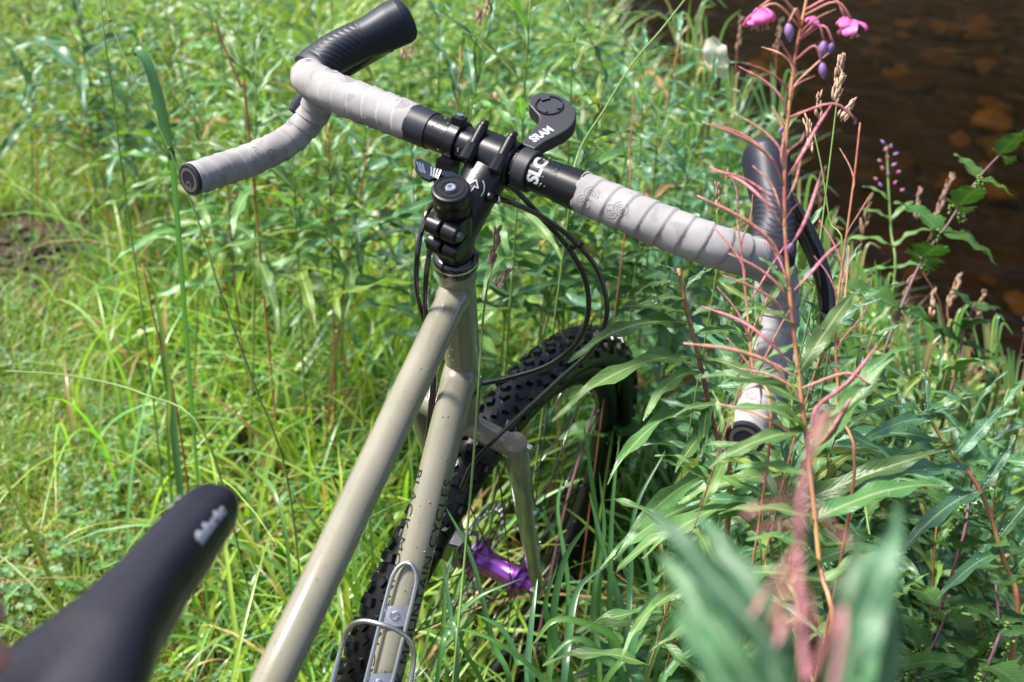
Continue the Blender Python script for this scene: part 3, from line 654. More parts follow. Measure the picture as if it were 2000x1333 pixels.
mb = MB(); cyl(mb, BB + SU * .48, Vector((0, -.80, .95)) , .0136, n=24); box(mb, Vector((0, -.80, .945)), (1, 0, 0), (0, 1, 0), (0, 0, 1), .026, .022, .007); mb.build('seatpost', 'black', bike, auto=40)
mb = MB(); lathe(mb, BB + Vector((.046, 0, 0)), (1, 0, 0), [(-.002, .03), (-.002, .083), (.002, .083), (.002, .03)], 48, True); cyl(mb, BB + Vector((.045, 0, 0)), BB + Vector((.065, 0, 0)), .03); mb.build('chainring', 'darksteel', bike, auto=40)
for s in (-1, 1):
    mb = MB(); e = Vector((s * .075, BB.y - s * .12, BB.z - s * .12)); sweep(mb, [BB + Vector((s * .06, 0, 0)), e], [(.009, .014), (.008, .011)], 14, up=(1, 0, 0)); mb.build('crank_arm', 'black', bike)
    mb = MB(); box(mb, e + Vector((s * .055, 0, 0)), (1, 0, 0), (0, 1, 0), (0, 0, 1), .045, .045, .009, .95); mb.build('pedal', 'black', bike, smooth=False)
# rain drops on the metal: tiny beads
def beads(parent, fn, n, r0=.0004, r1=.0011, seed=1):
    r = random.Random(seed); mb = MB()
    for _ in range(n):
        p = fn(r); blob(mb, p, r0 + (r1 - r0) * r.random() ** 3)
    mb.build('water_drops', 'drop', parent, kind='stuff')
def on_tube(o, d, L, rad, up):
    up = Vector(up); d = Vector(d).normalized(); up = (up - d * up.dot(d)).normalized(); sd_ = d.cross(up)
    def fn(r): a = r.gauss(0, .9); return Vector(o) + d * r.uniform(0, L) + (up * math.cos(a) + sd_ * math.sin(a)) * rad
    return fn
beads(ttube, on_tube(T0 + TD * .03, TD, .36, .0144, (.3, 0, 1)), 90, .0003, .0010, seed=1)
beads(dtube, on_tube(D0 + DD * .03, DD, .30, .0172, (.3, 0, 1)), 90, .0003, .0010, seed=2)
beads(hbar, on_tube(B(-.06, 0, 0), SX, .125, .0160, (0, -.4, 1)), 160, .0004, .0014, seed=3)
beads(head, on_tube(HB + UP * .02, UP, .12, .0171, (.3, -1, 0)), 60, seed=4)
beads(stem, on_tube(STC + SD * .02, SD, .04, .0186, (0, -.3, 1)), 30, seed=5)

# hand on the saddle at the left edge of the frame
hroot = W(-60, 1345, .48)
person = empty('person', hroot + Vector((-.10, -.10, -.02)), 'bare hand holding the saddle at the left edge of the picture', 'person')
def hand():
    bm = bmesh.new(); ly = bm.verts.layers.skin.verify(); base = rootloc(person)
    tip = W(30, 1292, .465)
    fd = Vector((.93, .30, -.12)).normalized(); side = Vector((-.22, .90, .1)); side = (side - fd * side.dot(fd)).normalized(); nz = fd.cross(side).normalized()
    if nz.z < 0: nz = -nz
    kn = tip - fd * .085 + nz * .012; wr = kn - fd * .085 - side * .025
    def add(p, r, prev=None):
        v = bm.verts.new(p - base); v[ly].radius = (r, r * .9)
        if prev: bm.edges.new((prev, v))
        return v
    w0 = add(wr, .026); w0[ly].use_root = True; fa = add(wr - fd * .10 - nz * .02, .034, w0); fb = add(wr - fd * .22 - nz * .06, .042, fa)
    pm = add(wr + fd * .035, .024, w0)
    for k, (L, r) in enumerate(((1, .0085), (1.07, .0087), (1.0, .0083), (.8, .0073))):
        off = side * (.030 - .022 * k); q = kn + off - fd * (.004 * abs(k - 1)); a = add(pm.co + base + (q - (pm.co + base)) * .75, .0125, pm); a2 = add(q, .0105, a)
        b = add(q + fd * .040 * L + nz * .004, r * 1.08, a2); c_ = add(q + fd * .062 * L - nz * .012, r, b); add(q + fd * .072 * L - nz * .030, r * .85, c_)
    t1 = add(wr + fd * .025 + side * .032 - nz * .014, .014, w0); t2 = add(wr + fd * .055 + side * .052 - nz * .030, .011, t1); add(wr + fd * .080 + side * .056 - nz * .042, .0092, t2)
    me = bpy.data.meshes.new('body'); bm.to_mesh(me); bm.free(); me.materials.append(M['skin']); o = bpy.data.objects.new('hand', me); COL.objects.link(o); o.parent = person
    o.modifiers.new('k', 'SKIN').use_smooth_shade = True; s_ = o.modifiers.new('s', 'SUBSURF'); s_.levels = 2; s_.render_levels = 2
hand()

# ================================================================== PLANTS
def ribbon_mesh(name, L, Wd, prof, droop, wav, m, nseg=12, fold=.25, seed=0, serr=0, tooth=14):
    """leaf along +Y, normal +Z; prof(t) half width factor"""
    r = random.Random(seed); v = []; f = []; uv = []; y = 0; z = 0; ph = r.uniform(0, 6)
    for i in range(nseg + 1):
        t = i / nseg; ang = droop[0] + (droop[1] - droop[0]) * t ** 1.2
        if i: y += L / nseg * math.cos(ang); z += -L / nseg * math.sin(ang)
        hw = prof(t) * Wd
        if serr and 0 < i < nseg: hw *= (1 + serr * (1 if i % 2 else -1))
        for k, u in enumerate((-1, -.5, 0, .5, 1)):
            zz = z + abs(u) * hw * fold + (wav * Wd * math.sin(t * 17 + ph + (0 if u < 0 else 1.9)) * abs(u) ** 2 if abs(u) > .1 else 0)
            v.append((u * hw * (1 + .12 * math.sin(t * 23 + ph + u)), y + math.sin(ang) * abs(u) * hw * fold, zz)); uv.append((.5 + u * .5, t))
    for i in range(nseg):
        for k in range(4): a = i * 5 + k; f.append((a, a + 1, a + 6, a + 5))
    me = bpy.data.meshes.new(name); me.from_pydata(v, [], f); ul = me.uv_layers.new(name='UVMap')
    for lp in me.loops: ul.data[lp.index].uv = uv[lp.vertex_index]
    me.polygons.foreach_set('use_smooth', [True] * len(f)); me.materials.append(M[m]); me.update(); return me
lance = lambda t: max(.02, (math.sin(math.pi * min(1, t * .93 + .05)) ** .75) * (1 - .45 * t))
ovate = lambda t: max(.015, math.sin(math.pi * min(1, t ** .62)) ** .8 * (1 - .1 * t))
LEAF = {}
for m in ('leaf', 'leaf_blue', 'leaf_yel', 'leaf_brown'):
    LEAF[m] = [ribbon_mesh('leaf', 1, RND.uniform(.058, .082), lance, (RND.uniform(-.15, .1), RND.uniform(.3, 1.35)), .42, m, 16, RND.uniform(.15, .5), seed=k) for k in range(7)]
LEAF['nettle'] = [ribbon_mesh('leaf', 1, RND.uniform(.26, .32), ovate, (RND.uniform(-.1, .1), RND.uniform(.3, .9)), .12, 'nettle', 22, .2, seed=k, serr=.09) for k in range(5)]
KEEP = [False]
def clear(p):            # nothing leafy grows in front of the open right half of the front wheel
    x, y, d = PX(p); return 975 < x < 1275 and 620 < y < 1140 and d < 1.97
def place(me, name, root, p, d, up, L, wsc=1):
    if KEEP[0]:
        e = d.normalized() * L
        if any(clear(p + e * t + Vector((0, 0, -.3 * t * t * L))) for t in (.3, .65, 1)): return None
    d = d.normalized(); x = d.cross(up)
    if x.length < 1e-4: x = Vector((1, 0, 0))
    x.normalize(); z = x.cross(d); o = bpy.data.objects.new(name, me); COL.objects.link(o); o.parent = root; q = p - root.location
    o.matrix_basis = Matrix([[x[i] * L * wsc, d[i] * L, z[i] * L, q[i]] for i in range(3)] + [[0, 0, 0, 1]]); return o
def stemmesh(root, pts, r0, r1, m, name='stem', n=7):
    P = catmull(pts, n=5); mb = MB(); k = len(P); sweep(mb, P, [r0 + (r1 - r0) * i / (k - 1) for i in range(k)], n); mb.build(name, m, root); return P
def leafy(tip, label, group=None, m='leaf', n=24, L=.11, stemm='stem_green', lean=(0, 0), vis=.75, name='fireweed_plant', seed=0, r=.0028, start=.12, opp=False, pts=None, cat='plant', droop=0, base=None):
    r_ = random.Random(seed); tip = Vector(tip)
    if pts is None:
        gx, gy = tip.x - lean[0], tip.y - lean[1]; b = Vector((gx, gy, gz(gx, gy) - .01)); mid = b.lerp(tip, .5) + Vector((-lean[0] * .15 + r_.uniform(-.02, .02), r_.uniform(-.02, .02), 0)); pts = [b, mid, tip]
    root = empty(name, pts[0], label, cat, group); P = stemmesh(root, pts, r, r * .35, stemm); N = len(P)
    ms = LEAF[m]; a = r_.uniform(0, 6.28)
    for k in range(n):
        t = start + (1 - start) * ((k + .5) / n) ** .85; i = min(N - 2, int(t * (N - 1))); p = P[i].lerp(P[i + 1], t * (N - 1) - i); T = (P[i + 1] - P[i]).normalized()
        a += 2.4 if not opp else (math.pi if k % 2 else math.pi * 1.5)
        e = 1.35 - .85 * max(0, (t - .72) / .28) + r_.uniform(-.25, .2) + droop; _, _, u, w_ = frames([p, p + T])[0]
        d = T * math.cos(e) + (u * math.cos(a) + w_ * math.sin(a)) * math.sin(e)
        ll = L * (1 - .62 * max(0, (t - .7) / .3)) * r_.uniform(.75, 1.15); u_ = r_.random(); mq = LEAF['leaf_brown'] if u_ < .015 + .06 * (t < .6) else LEAF['leaf_yel'] if u_ < .17 else ms; place(mq[r_.randrange(len(mq))], 'leaf', root, p, d, T + Vector((r_.uniform(-.35, .35), r_.uniform(-.35, .35), 0)), ll, r_.uniform(.75, 1.25))
    return root
def dew(root, n, seed, rr=(.0006, .0013)):           # drops sitting on the leaves of one plant
    r = random.Random(seed); lv = [c for c in root.children if c.name.startswith('leaf')]; mb = MB()
    for _ in range(n):
        o = r.choice(lv); me = o.data; v = me.vertices[r.randrange(len(me.vertices))]; v2 = me.vertices[min(len(me.vertices) - 1, v.index + 1)]; p = o.matrix_basis @ (v.co.lerp(v2.co, r.random())); blob(mb, p + root.location, r.uniform(*rr))
    mb.build('dew_drops', 'drop', root, kind='stuff')

# --- thicket behind the left of the handlebar, behind the stem and along the bank
ORD = ['leftmost', 'second from the left', 'third from the left', 'fourth from the left', 'fifth from the left', 'sixth from the left', 'seventh from the left', 'eighth from the left', 'ninth from the left']
def rows_of(spots):          # which row (front to back) and which place in it: used to word each label
    order = sorted(range(len(spots)), key=lambda i: spots[i][2]); nr = max(1, math.ceil(len(spots) / 8)); out = {}; per = math.ceil(len(spots) / nr)
    names = ['front row', 'second row', 'third row', 'fourth row', 'back row']
    for q in range(nr):
        row = sorted(order[q * per:(q + 1) * per], key=lambda i: spots[i][0])
        for j, i in enumerate(row): out[i] = (names[q] if q < nr - 1 else 'back row', ORD[j] if j < len(row) - 1 or j == 0 else 'rightmost')
    return out
def thicket(spots, label, group, ms, seed, L=(.12, .16), n=20, start=.42):
    RW = rows_of(spots); what = label; KEEP[0] = True
    for k, (px, py, dep) in enumerate(spots):
        label = '%s, %s, %s' % (what, RW[k][0], RW[k][1])
        r_ = random.Random(seed * 100 + k); tip = W(px, py, dep)
        if tip.z < .12: tip.z = .12
        leafy(tip, label, group, ms[r_.randrange(len(ms))], n + r_.randrange(8), r_.uniform(*L), 'stem_green' if r_.random() < .7 else 'stem_red', (r_.uniform(-.08, .08), r_.uniform(-.08, .08)), seed=seed * 1000 + k, start=start)
    KEEP[0] = False
sp = []
r_ = random.Random(21)
for k in range(24): sp.append((r_.uniform(-60, 820), r_.uniform(-140, 60), r_.uniform(2.3, 3.4)))
thicket(sp, 'fireweed far behind the left drop', 'fireweed thicket behind the left drop', ['leaf', 'leaf', 'leaf_blue', 'leaf_yel'], 1, (.15, .20), 16, .5)
sp = [(500, 120, 1.75), (640, 230, 1.8), (395, 210, 1.95), (570, 250, 1.75), (470, 40, 2.1), (330, 130, 2.2), (720, 280, 1.8), (250, 150, 2.4), (150, 150, 2.5), (800, 240, 1.8), (440, 300, 1.9), (60, 100, 2.6), (180, 50, 2.6), (620, 40, 2.0), (730, 150, 1.9), (320, 20, 2.4)]
thicket(sp, 'fireweed just beyond the left drop', 'fireweed beside the left drop', ['leaf', 'leaf', 'leaf_blue'], 2, (.14, .19), 15, .6)
sp = [(1040, -60, 1.45), (960, 20, 1.6), (1120, 40, 1.55), (1190, 150, 1.6), (900, 90, 1.7), (1260, 90, 1.75), (860, -40, 1.9), (1010, 210, 1.7), (1150, 260, 1.65), (1230, 290, 1.6), (1290, 200, 1.7), (1330, 60, 2.0), (1180, -60, 2.1), (940, 230, 1.9), (1400, 130, 1.9), (1350, 300, 1.7), (1080, 330, 1.75), (1180, 430, 1.7), (1420, 330, 1.9), (1370, 430, 1.7), (1440, 230, 2.2), (1340, 180, 2.3)]
thicket(sp, 'bluish fireweed beyond the computer mount', 'fireweed between the stem and the stream', ['leaf_blue', 'leaf_blue', 'leaf'], 3, (.15, .21), 20, .4)
sp = []
r_ = random.Random(22)
for k in range(20): sp.append((r_.uniform(750, 1190), r_.uniform(-160, 60), r_.uniform(2.4, 3.6)))
thicket(sp, 'distant fireweed at the top edge', 'distant fireweed on the bank', ['leaf', 'leaf_blue'], 4)
sp = [(1600, 660, 1.45), (1690, 640, 1.55), (1620, 740, 1.35), (1690, 780, 1.4), (1760, 760, 1.45), (1780, 860, 1.4), (1900, 800, 1.45), (1970, 760, 1.5), (1860, 900, 1.45), (1950, 900, 1.4), (1830, 1010, 1.35), (1720, 930, 1.35), (1650, 860, 1.4), (1560, 900, 1.35), (1480, 960, 1.35), (1400, 980, 1.45), (1540, 1040, 1.3), (1640, 1060, 1.3), (1750, 1130, 1.3), (1450, 1080, 1.35), (1350, 1130, 1.4), (1560, 1180, 1.3), (1680, 1230, 1.25), (1820, 1230, 1.25), (1400, 1240, 1.3), (1960, 1260, 1.3), (1500, 640, 1.5), (1430, 600, 1.5), (1840, 720, 1.5), (1310, 700, 2.0), (1340, 860, 1.9), (1330, 620, 2.0), (1400, 720, 1.7), (1560, 470, 1.35), (1600, 560, 1.25), (1500, 560, 1.3), (1650, 520, 1.4), (1470, 800, 1.2), (1550, 760, 1.15), (1610, 840, 1.1)]
thicket(sp, 'fireweed right of the front wheel', 'fireweed growing on the right bank', ['leaf', 'leaf_blue', 'leaf', 'leaf_blue'], 5, (.14, .19), 22)

# --- particular plants
def rooted(pts, extra=True):
    P = [W(*p) for p in pts]; b = P[0]; d = (P[0] - P[1]).normalized(); g = Vector((b.x + d.x * .15, b.y + d.y * .15, 0)); g.z = gz(g.x, g.y) - .01
    return [g, g.lerp(b, .5) + Vector((0, 0, 0)), *P]
def hero(pts, leaves, label, m='leaf', stemm='stem_red', r=.003, name='fireweed_plant', cat='plant', group=None, dewn=120, seed=5):
    """leaves: (base pixel, tip pixel, depth at tip)"""
    P = rooted(pts); root = empty(name, P[0], label, cat, group); S = stemmesh(root, P, r * 1.2, r * .6, stemm); r_ = random.Random(seed)
    for bx, by, tx, ty, td in leaves:
        bd = min(pts, key=lambda q: (q[0] - bx) ** 2 + (q[1] - by) ** 2)[2]; b = W(bx, by, bd); b = min(S, key=lambda q: (q - b).length); t = W(tx, ty, td); d = t - b
        place(r_.choice(LEAF[m]), 'leaf', root, b, d + Vector((0, 0, d.length * .18)), Vector((0, 0, 1)) + Vector((r_.uniform(-.3, .3), r_.uniform(-.3, .1), 0)), d.length * 1.06, r_.uniform(.85, 1.15) * min(1.3, .13 / d.length + .2))
    if dewn: dew(root, dewn, seed)
    return root
hero([(1425, 980, 1.16), (1395, 840, 1.15), (1365, 700, 1.13), (1340, 600, 1.12), (1325, 525, 1.11)],
     [(1332, 560, 1310, 505, 1.10), (1334, 560, 1245, 550, 1.10), (1335, 570, 1390, 515, 1.12), (1340, 590, 1240, 585, 1.08), (1345, 610, 1215, 610, 1.04), (1350, 640, 1130, 636, 1.05), (1360, 660, 1480, 640, 1.14), (1362, 690, 1112, 705, 1.02), (1366, 700, 1500, 735, 1.1), (1375, 740, 1255, 755, 1.06), (1380, 760, 1520, 800, 1.10), (1385, 780, 1365, 900, 1.08), (1390, 820, 1180, 827, 1.02), (1395, 840, 1330, 870, 1.05), (1400, 880, 1540, 930, 1.10), (1408, 920, 1215, 985, 1.02), (1412, 950, 1560, 1010, 1.08), (1418, 980, 1205, 1030, 1.04), (1420, 1000, 1280, 1120, 1.05), (1350, 620, 1420, 590, 1.12), (1370, 720, 1300, 690, 1.20), (1400, 860, 1460, 830, 1.2)],
     'sharp red stemmed fireweed beside the front wheel with dew on its long leaves', 'leaf', dewn=320, seed=11)
hero([(1985, 1230, 1.22), (1955, 1080, 1.21), (1915, 960, 1.20), (1855, 880, 1.19), (1812, 812, 1.18)],
     [(1812, 812, 1805, 728, 1.18), (1815, 820, 1700, 790, 1.14), (1815, 820, 1870, 780, 1.2), (1825, 835, 1715, 830, 1.1), (1850, 870, 1620, 815, 1.15), (1860, 890, 1690, 840, 1.12), (1870, 900, 1960, 800, 1.2), (1890, 920, 1700, 900, 1.1), (1915, 960, 1990, 860, 1.2), (1920, 970, 1780, 1010, 1.12), (1940, 1040, 2060, 930, 1.18), (1950, 1070, 1850, 1130, 1.14), (1965, 1130, 2040, 1050, 1.18)],
     'fireweed with a bright crimson bending stem near the right edge', 'leaf_blue', dewn=200, seed=12)
hero([(1560, 1260, 1.02), (1530, 1120, 1.02), (1520, 980, 1.03), (1530, 900, 1.03)],
     [(1520, 960, 1260, 1010, .98), (1522, 980, 1210, 1030, .98), (1525, 1000, 1855, 895, 1.0), (1522, 1060, 1240, 1190, .98), (1530, 1100, 1290, 1280, .97), (1535, 1140, 1690, 1010, 1.0), (1522, 1000, 1430, 900, 1.0), (1535, 1160, 1380, 1130, .98), (1545, 1200, 1400, 1330, .95), (1550, 1230, 1700, 1180, .98), (1520, 930, 1330, 960, 1.02), (1520, 950, 1400, 870, 1.04)],
     'leafy fireweed low in front of the right drop end with spreading leaves', 'leaf', stemm='stem_green', dewn=120, seed=13)
# fireweed in pod, pink, in front of the right side of the handlebar
PD = .86
pp = [(1615, 1330, .84), (1600, 1100, .85), (1580, 900, PD), (1563, 760, PD), (1545, 600, PD), (1533, 440, PD), (1535, 280, PD), (1552, 120, PD), (1575, 0, PD), (1590, -80, PD)]
root = hero(pp, [(1570, 850, 1440, 760, .84), (1565, 800, 1395, 690, .85), (1580, 900, 1740, 700, .85), (1560, 740, 1690, 545, .86), (1572, 830, 1400, 872, .83), (1570, 840, 1500, 780, .82), (1590, 1000, 1430, 960, .84), (1590, 1000, 1850, 890, .86), (1600, 1100, 1500, 1000, .82), (1600, 1150, 1760, 1060, .84), (1548, 640, 1460, 590, .84), (1585, 930, 1440, 890, .85), (1600, 1120, 1400, 1100, .84), (1542, 560, 1490, 500, .86)],
            'tall fireweed with many slender pink seed pods in front of the right handlebar drop', 'leaf', 'stem_red', .0018, dewn=40, seed=14)
def cp(x, y): return 1200 + x * .4502, y * .4502
pods = [((380, 530), (690, 800)), ((425, 535), (640, 760)), ((515, 490), (715, 720)), ((415, 725), (660, 985)), ((360, 850), (640, 1190)), ((600, 720), (690, 950)), ((540, 290), (690, 500)), ((575, 275), (740, 435)), ((590, 310), (700, 520)), ((685, 460), (738, 760)), ((640, 205), (770, 320)), ((495, 1100), (700, 1330)), ((470, 1195), (640, 1420)), ((700, 545), (800, 560)), ((870, 330), (780, 440)), ((930, 230), (800, 420)), ((945, 450), (850, 750)), ((825, 570), (760, 740)), ((810, 870), (770, 1010)), ((650, 1040), (720, 1250)), ((820, 640), (790, 880)), ((700, 150), (775, 350)), ((545, 1600), (800, 1760)), ((440, 1750), (720, 1930)), ((985, 1050), (900, 1250)), ((1140, 1500), (960, 1900)), ((1090, 1620), (1010, 1950)), ((760, 30), (840, 130)), ((960, 40), (860, 180)), ((420, 740), (560, 900)), ((900, 740), (800, 1080)), ((380, 1330), (620, 1590)), ((300, 1490), (560, 1700)), ((600, 1560), (760, 1650))]
Sx = catmull([W(*p) for p in pp], n=10)
def podmesh(seed):
    r = random.Random(seed); P = [Vector((0, 0, 0)), Vector((r.uniform(-.06, .06), .25, .11)), Vector((r.uniform(-.05, .05), .6, .10)), Vector((0, 1, 0))]; mb = MB(); P = catmull(P, n=4)
    sweep(mb, P, [.007 if i < 3 else .016 if i < 8 else .0145 if i < 11 else .007 for i in range(len(P))], 7); return mb.mesh('seed_pod', 'pod')
PODS = [podmesh(k) for k in range(4)]
for k, (t, b) in enumerate(pods):
    bx, by = cp(*b); tx, ty = cp(*t); bw_ = W(bx, by, PD + .004 * ((k * 7) % 5 - 2)); q = min(Sx, key=lambda s: (s - bw_).length); q = q.lerp(bw_, .15)
    tw_ = W(tx, ty, PD + .03 * ((k * 37) % 7 - 3) / 3); d = tw_ - q; place(PODS[k % 4], 'seed_pod', root, q, d, Vector((0, 0, 1)), d.length, 1.3)
def flower(root, c, size, m, seed, openf=.95, ax=Vector((0, 0, -1))):
    r = random.Random(seed); ax = (ax + Vector((r.uniform(-.4, .4), r.uniform(-.4, .4), 0))).normalized(); _, _, u, w_ = frames([Vector((0, 0, 0)), ax])[0]
    if m == 'violet':                     # closed bud: slender drop with sepals
        mb = MB(); L = size * 2.2; P = [c + ax * L * t for t in (0, .12, .35, .6, .82, 1)]; sweep(mb, P, [size * k for k in (.12, .34, .52, .46, .25, .03)], 10, fn=lambda d, th: size * .05 * math.cos(4 * th)); mb.build('flower_bud', m, root); return
    for k in range(4):
        mb = MB(); a = k * math.pi / 2 + r.uniform(-.25, .25); rad = u * math.cos(a) + w_ * math.sin(a); tg = ax.cross(rad); v = []; L = size * 1.15; op = openf * r.uniform(.8, 1.4); ph = r.uniform(0, 6)
        for i in range(8):
            t = i / 7; hw = size * .62 * (math.sin(math.pi * min(.9, t * .82 + .08)) ** .8)
            for q in range(5):
                z = (q - 2) / 2; notch = .12 * L * (1 - abs(z)) * (t > .95)
                v.append(c + rad * (size * op * math.sin(t * 1.9) - size * .22 * z * z * t) + ax * (L * t * .9 - notch) + tg * z * hw + rad * size * .06 * math.sin(z * 5 + t * 7 + ph))
        mb.add(v, [(5 * i + q, 5 * i + q + 1, 5 * i + q + 6, 5 * i + q + 5) for i in range(7) for q in range(4)]); mb.build('petal', m, root)
    mb = MB()
    for k in range(7):
        a = r.uniform(0, 6.28); e = c + ax * size * 1.3 + (u * math.cos(a) + w_ * math.sin(a)) * size * .35; sweep(mb, [c, c.lerp(e, .5) + ax * .001, e], .00025, 4); blob(mb, e, .0007)
    mb.build('stamens', 'fluff', root)
for (x, y, s, m) in ((630, 50, .017, 'petal'), (600, 85, .010, 'petal'), (1030, 105, .013, 'petal'), (1000, 90, .009, 'petal'), (755, 120, .010, 'violet'), (910, 195, .010, 'violet'), (900, 290, .009, 'violet'), (950, 205, .008, 'violet'), (870, 90, .008, 'petal'), (1050, 540, .003, 'violet'), (770, 1075, .008, 'violet'), (1110, 1690, .005, 'violet'), (730, 570, .005, 'violet')):
    px, py = cp(x, y); s *= .72 if m == 'petal' else .62; c = W(px, py - 8, PD - .01); q = min(Sx, key=lambda s_: (s_ - c).length); flower(root, c, s, m, int(x))
    if (q - c).length > .015: mb = MB(); sweep(mb, catmull([q, q.lerp(c, .6) + Vector((0, 0, .012)), c], n=4), .0009, 6); mb.build('flower_stalk', 'pod', root)
p2 = [(1660, 1000, .92), (1640, 800, .93), (1632, 640, .94), (1648, 500, .95), (1668, 350, .95), (1680, 240, .95)]
rt2 = hero(p2, [(1640, 800, 1760, 640, .92), (1632, 640, 1560, 700, .92), (1645, 860, 1720, 820, .92)], 'thinner reddish fireweed stem right of the tall podded one', 'leaf', 'stem_red', .0013, dewn=0, seed=31)
for k, (bx, by, tx, ty) in enumerate(((1632, 640, 1658, 480), (1634, 700, 1700, 590), (1640, 560, 1600, 430), (1650, 480, 1700, 380), (1638, 780, 1580, 650), (1645, 850, 1690, 720), (1664, 380, 1640, 290), (1636, 600, 1590, 500))):
    b, t = W(bx, by, .94), W(tx, ty, .94); d = t - b; place(PODS[k % 4], 'seed_pod', rt2, b, d, Vector((0, 0, 1)), d.length, .8)
for (tx, ty, td), lb, sd_ in (((1500, 575, .93), 'small fireweed shoot crossing the right bend of the bar', 41), ((1655, 520, 1.0), 'leafy fireweed shoot beside the right brake lever', 42), ((1450, 740, .9), 'leafy fireweed shoot crossing the right drop near its end', 43), ((1600, 700, .92), 'leafy fireweed shoot right of the drop under the brake lever', 44), ((1710, 640, 1.05), 'fireweed shoot further right of the brake lever tip', 45), ((1560, 820, .9), 'fireweed shoot overlapping the lower right drop', 46)):
    leafy(W(tx, ty, td), lb, None, 'leaf' if sd_ % 2 else 'leaf_blue', 13, .105, 'stem_red', (.02, -.02), seed=sd_, start=.62, r=.0016)
hero([(1500, 900, .90), (1470, 720, .91), (1455, 560, .92), (1440, 430, .93)], [(1500, 900, 1380, 850, .9), (1470, 720, 1570, 640, .9)], 'thin rosy fireweed stalk with pods left of the tall podded one', 'leaf', 'stem_red', .0011, dewn=0, seed=32)
p3 = bpy.data.objects[[o.name for o in COL.objects if o.name.startswith('fireweed_plant') and o.get('label', '').startswith('thin rosy')][0]]
for k, (bx, by, tx, ty) in enumerate(((1455, 560, 1390, 440), (1448, 500, 1470, 380), (1460, 600, 1540, 470), (1465, 680, 1400, 560), (1475, 740, 1545, 600), (1442, 440, 1420, 330), (1485, 800, 1420, 660))):
    b, t = W(bx, by, .915), W(tx, ty, .915); d = t - b; place(PODS[k % 4], 'seed_pod', p3, b, d, Vector((0, 0, 1)), d.length, .85)
# near, far out of focus fireweed
NPOD = podmesh(9); NPOD.materials.clear(); NPOD.materials.append(M['pale_pod'])
ND = .345
npnts = [(1600, 1480, .325), (1575, 1330, .335), (1565, 1200, .34), (1560, 1050, .345), (1575, 920, .35), (1605, 800, .355)]
P = rooted(npnts); near = empty('fireweed_plant', P[0], 'out of focus fireweed with pink buds close to the camera at lower right', 'plant'); NS = stemmesh(near, P, .0012, .0007, 'pale_pod')
r_ = random.Random(9)
for bx, by, tx, ty, td, wv in ((1540, 1300, 1270, 985, .39, 1.2), (1540, 1260, 1340, 950, .40, 1.1), (1620, 1400, 1790, 960, .39, 1.2), (1610, 1450, 1700, 1010, .39, 1.1), (1500, 1380, 1300, 1080, .38, 1.3), (1560, 1400, 1430, 1000, .40, 1.1), (1640, 1450, 1750, 1100, .38, 1.2), (1500, 1420, 1360, 1150, .39, 1.4), (1560, 1450, 1450, 1130, .38, 1.3), (1640, 1500, 1690, 1130, .40, 1.2), (1480, 1400, 1310, 1040, .42, 1.4), (1520, 1500, 1330, 1200, .38, 1.5), (1660, 1500, 1770, 1080, .40, 1.9), (1480, 1250, 1260, 1050, .42, 1.9)):
    b, t = W(bx, by, ND), W(tx, ty, td - .045); d = t - b; place(LEAF['leaf_blue'][r_.randrange(7)], 'leaf', near, b, d, Vector((0, -.7, .7)), d.length, wv * 1.1)
for bx, by, tx, ty in ((1575, 930, 1630, 800), (1565, 1010, 1480, 930), (1570, 1060, 1480, 1180), (1565, 1050, 1590, 980), (1560, 1080, 1500, 1230), (1560, 1060, 1555, 1210), (1560, 1150, 1520, 1260), (1560, 1120, 1590, 1250), (1565, 990, 1460, 1000), (1570, 980, 1645, 1060), (1562, 1030, 1470, 1040)):
    b, t = W(bx, by, ND), W(tx, ty, ND - .01); d = t - b; place(PODS[1], 'seed_pod', near, b, d, Vector((0, 0, 1)), d.length, 1.15).data = NPOD
for x, y, x2, y2 in ((1525, 1200, 1515, 1262), (1490, 1160, 1465, 1205), (1556, 1100, 1552, 1170), (1480, 990, 1450, 1010), (1600, 850, 1632, 795), (1640, 1040, 1652, 1070), (1560, 1170, 1553, 1225)):
    b, t = W(x, y, ND), W(x2, y2, ND - .01); d = t - b; place(NPOD, 'flower_bud', near, b, d, Vector((0, 0, 1)), d.length, 5 if d.length < .010 else 3.4)

# nettles
def nettle(pts, label, L=.07, seed=0, n=12, group=None, cat='nettle', catkins=True, stemm='stem_purple'):
    P = rooted(pts) ; root = empty('nettle_plant', P[0], label, cat, group); S = stemmesh(root, P, .0026, .0012, stemm); N = len(S); r_ = random.Random(seed); i0 = int(N * .35)
    for k in range(n):
        t = k / (n - 1); i = min(N - 2, i0 + int((N - 2 - i0) * t)); p = S[i]; T = (S[i + 1] - S[i]).normalized(); _, _, u, w_ = frames([p, p + T])[0]
        for s in (0, 1):
            a = (k % 2) * math.pi / 2 + s * math.pi + .4; d = (u * math.cos(a) + w_ * math.sin(a)) * .95 + T * (.25 + .5 * t) - Vector((0, 0, .25)); place(r_.choice(LEAF['nettle']), 'leaf', root, p, d, Vector((0, 0, 1)) + T * .3, L * (1 - .5 * t) * r_.uniform(.8, 1.1))
        if catkins and t < .95:
            mb = MB()
            for q in range(3):
                a = r_.uniform(0, 6.28); e = p + (u * math.cos(a) + w_ * math.sin(a)) * .012; 
                for j in range(7): blob(mb, e + Vector((r_.uniform(-.003, .003), r_.uniform(-.003, .003), -.003 * j)), .0021)
            mb.build('seed_catkin', 'stem_green', root, kind='stuff')
    return root
nettle([(1700, 760, 1.6), (1790, 530, 1.62), (1850, 440, 1.62), (1910, 350, 1.62), (1965, 290, 1.62)], 'leaning nettle with a purple stem and hanging catkins against the dark stream', .11, 1, 7)
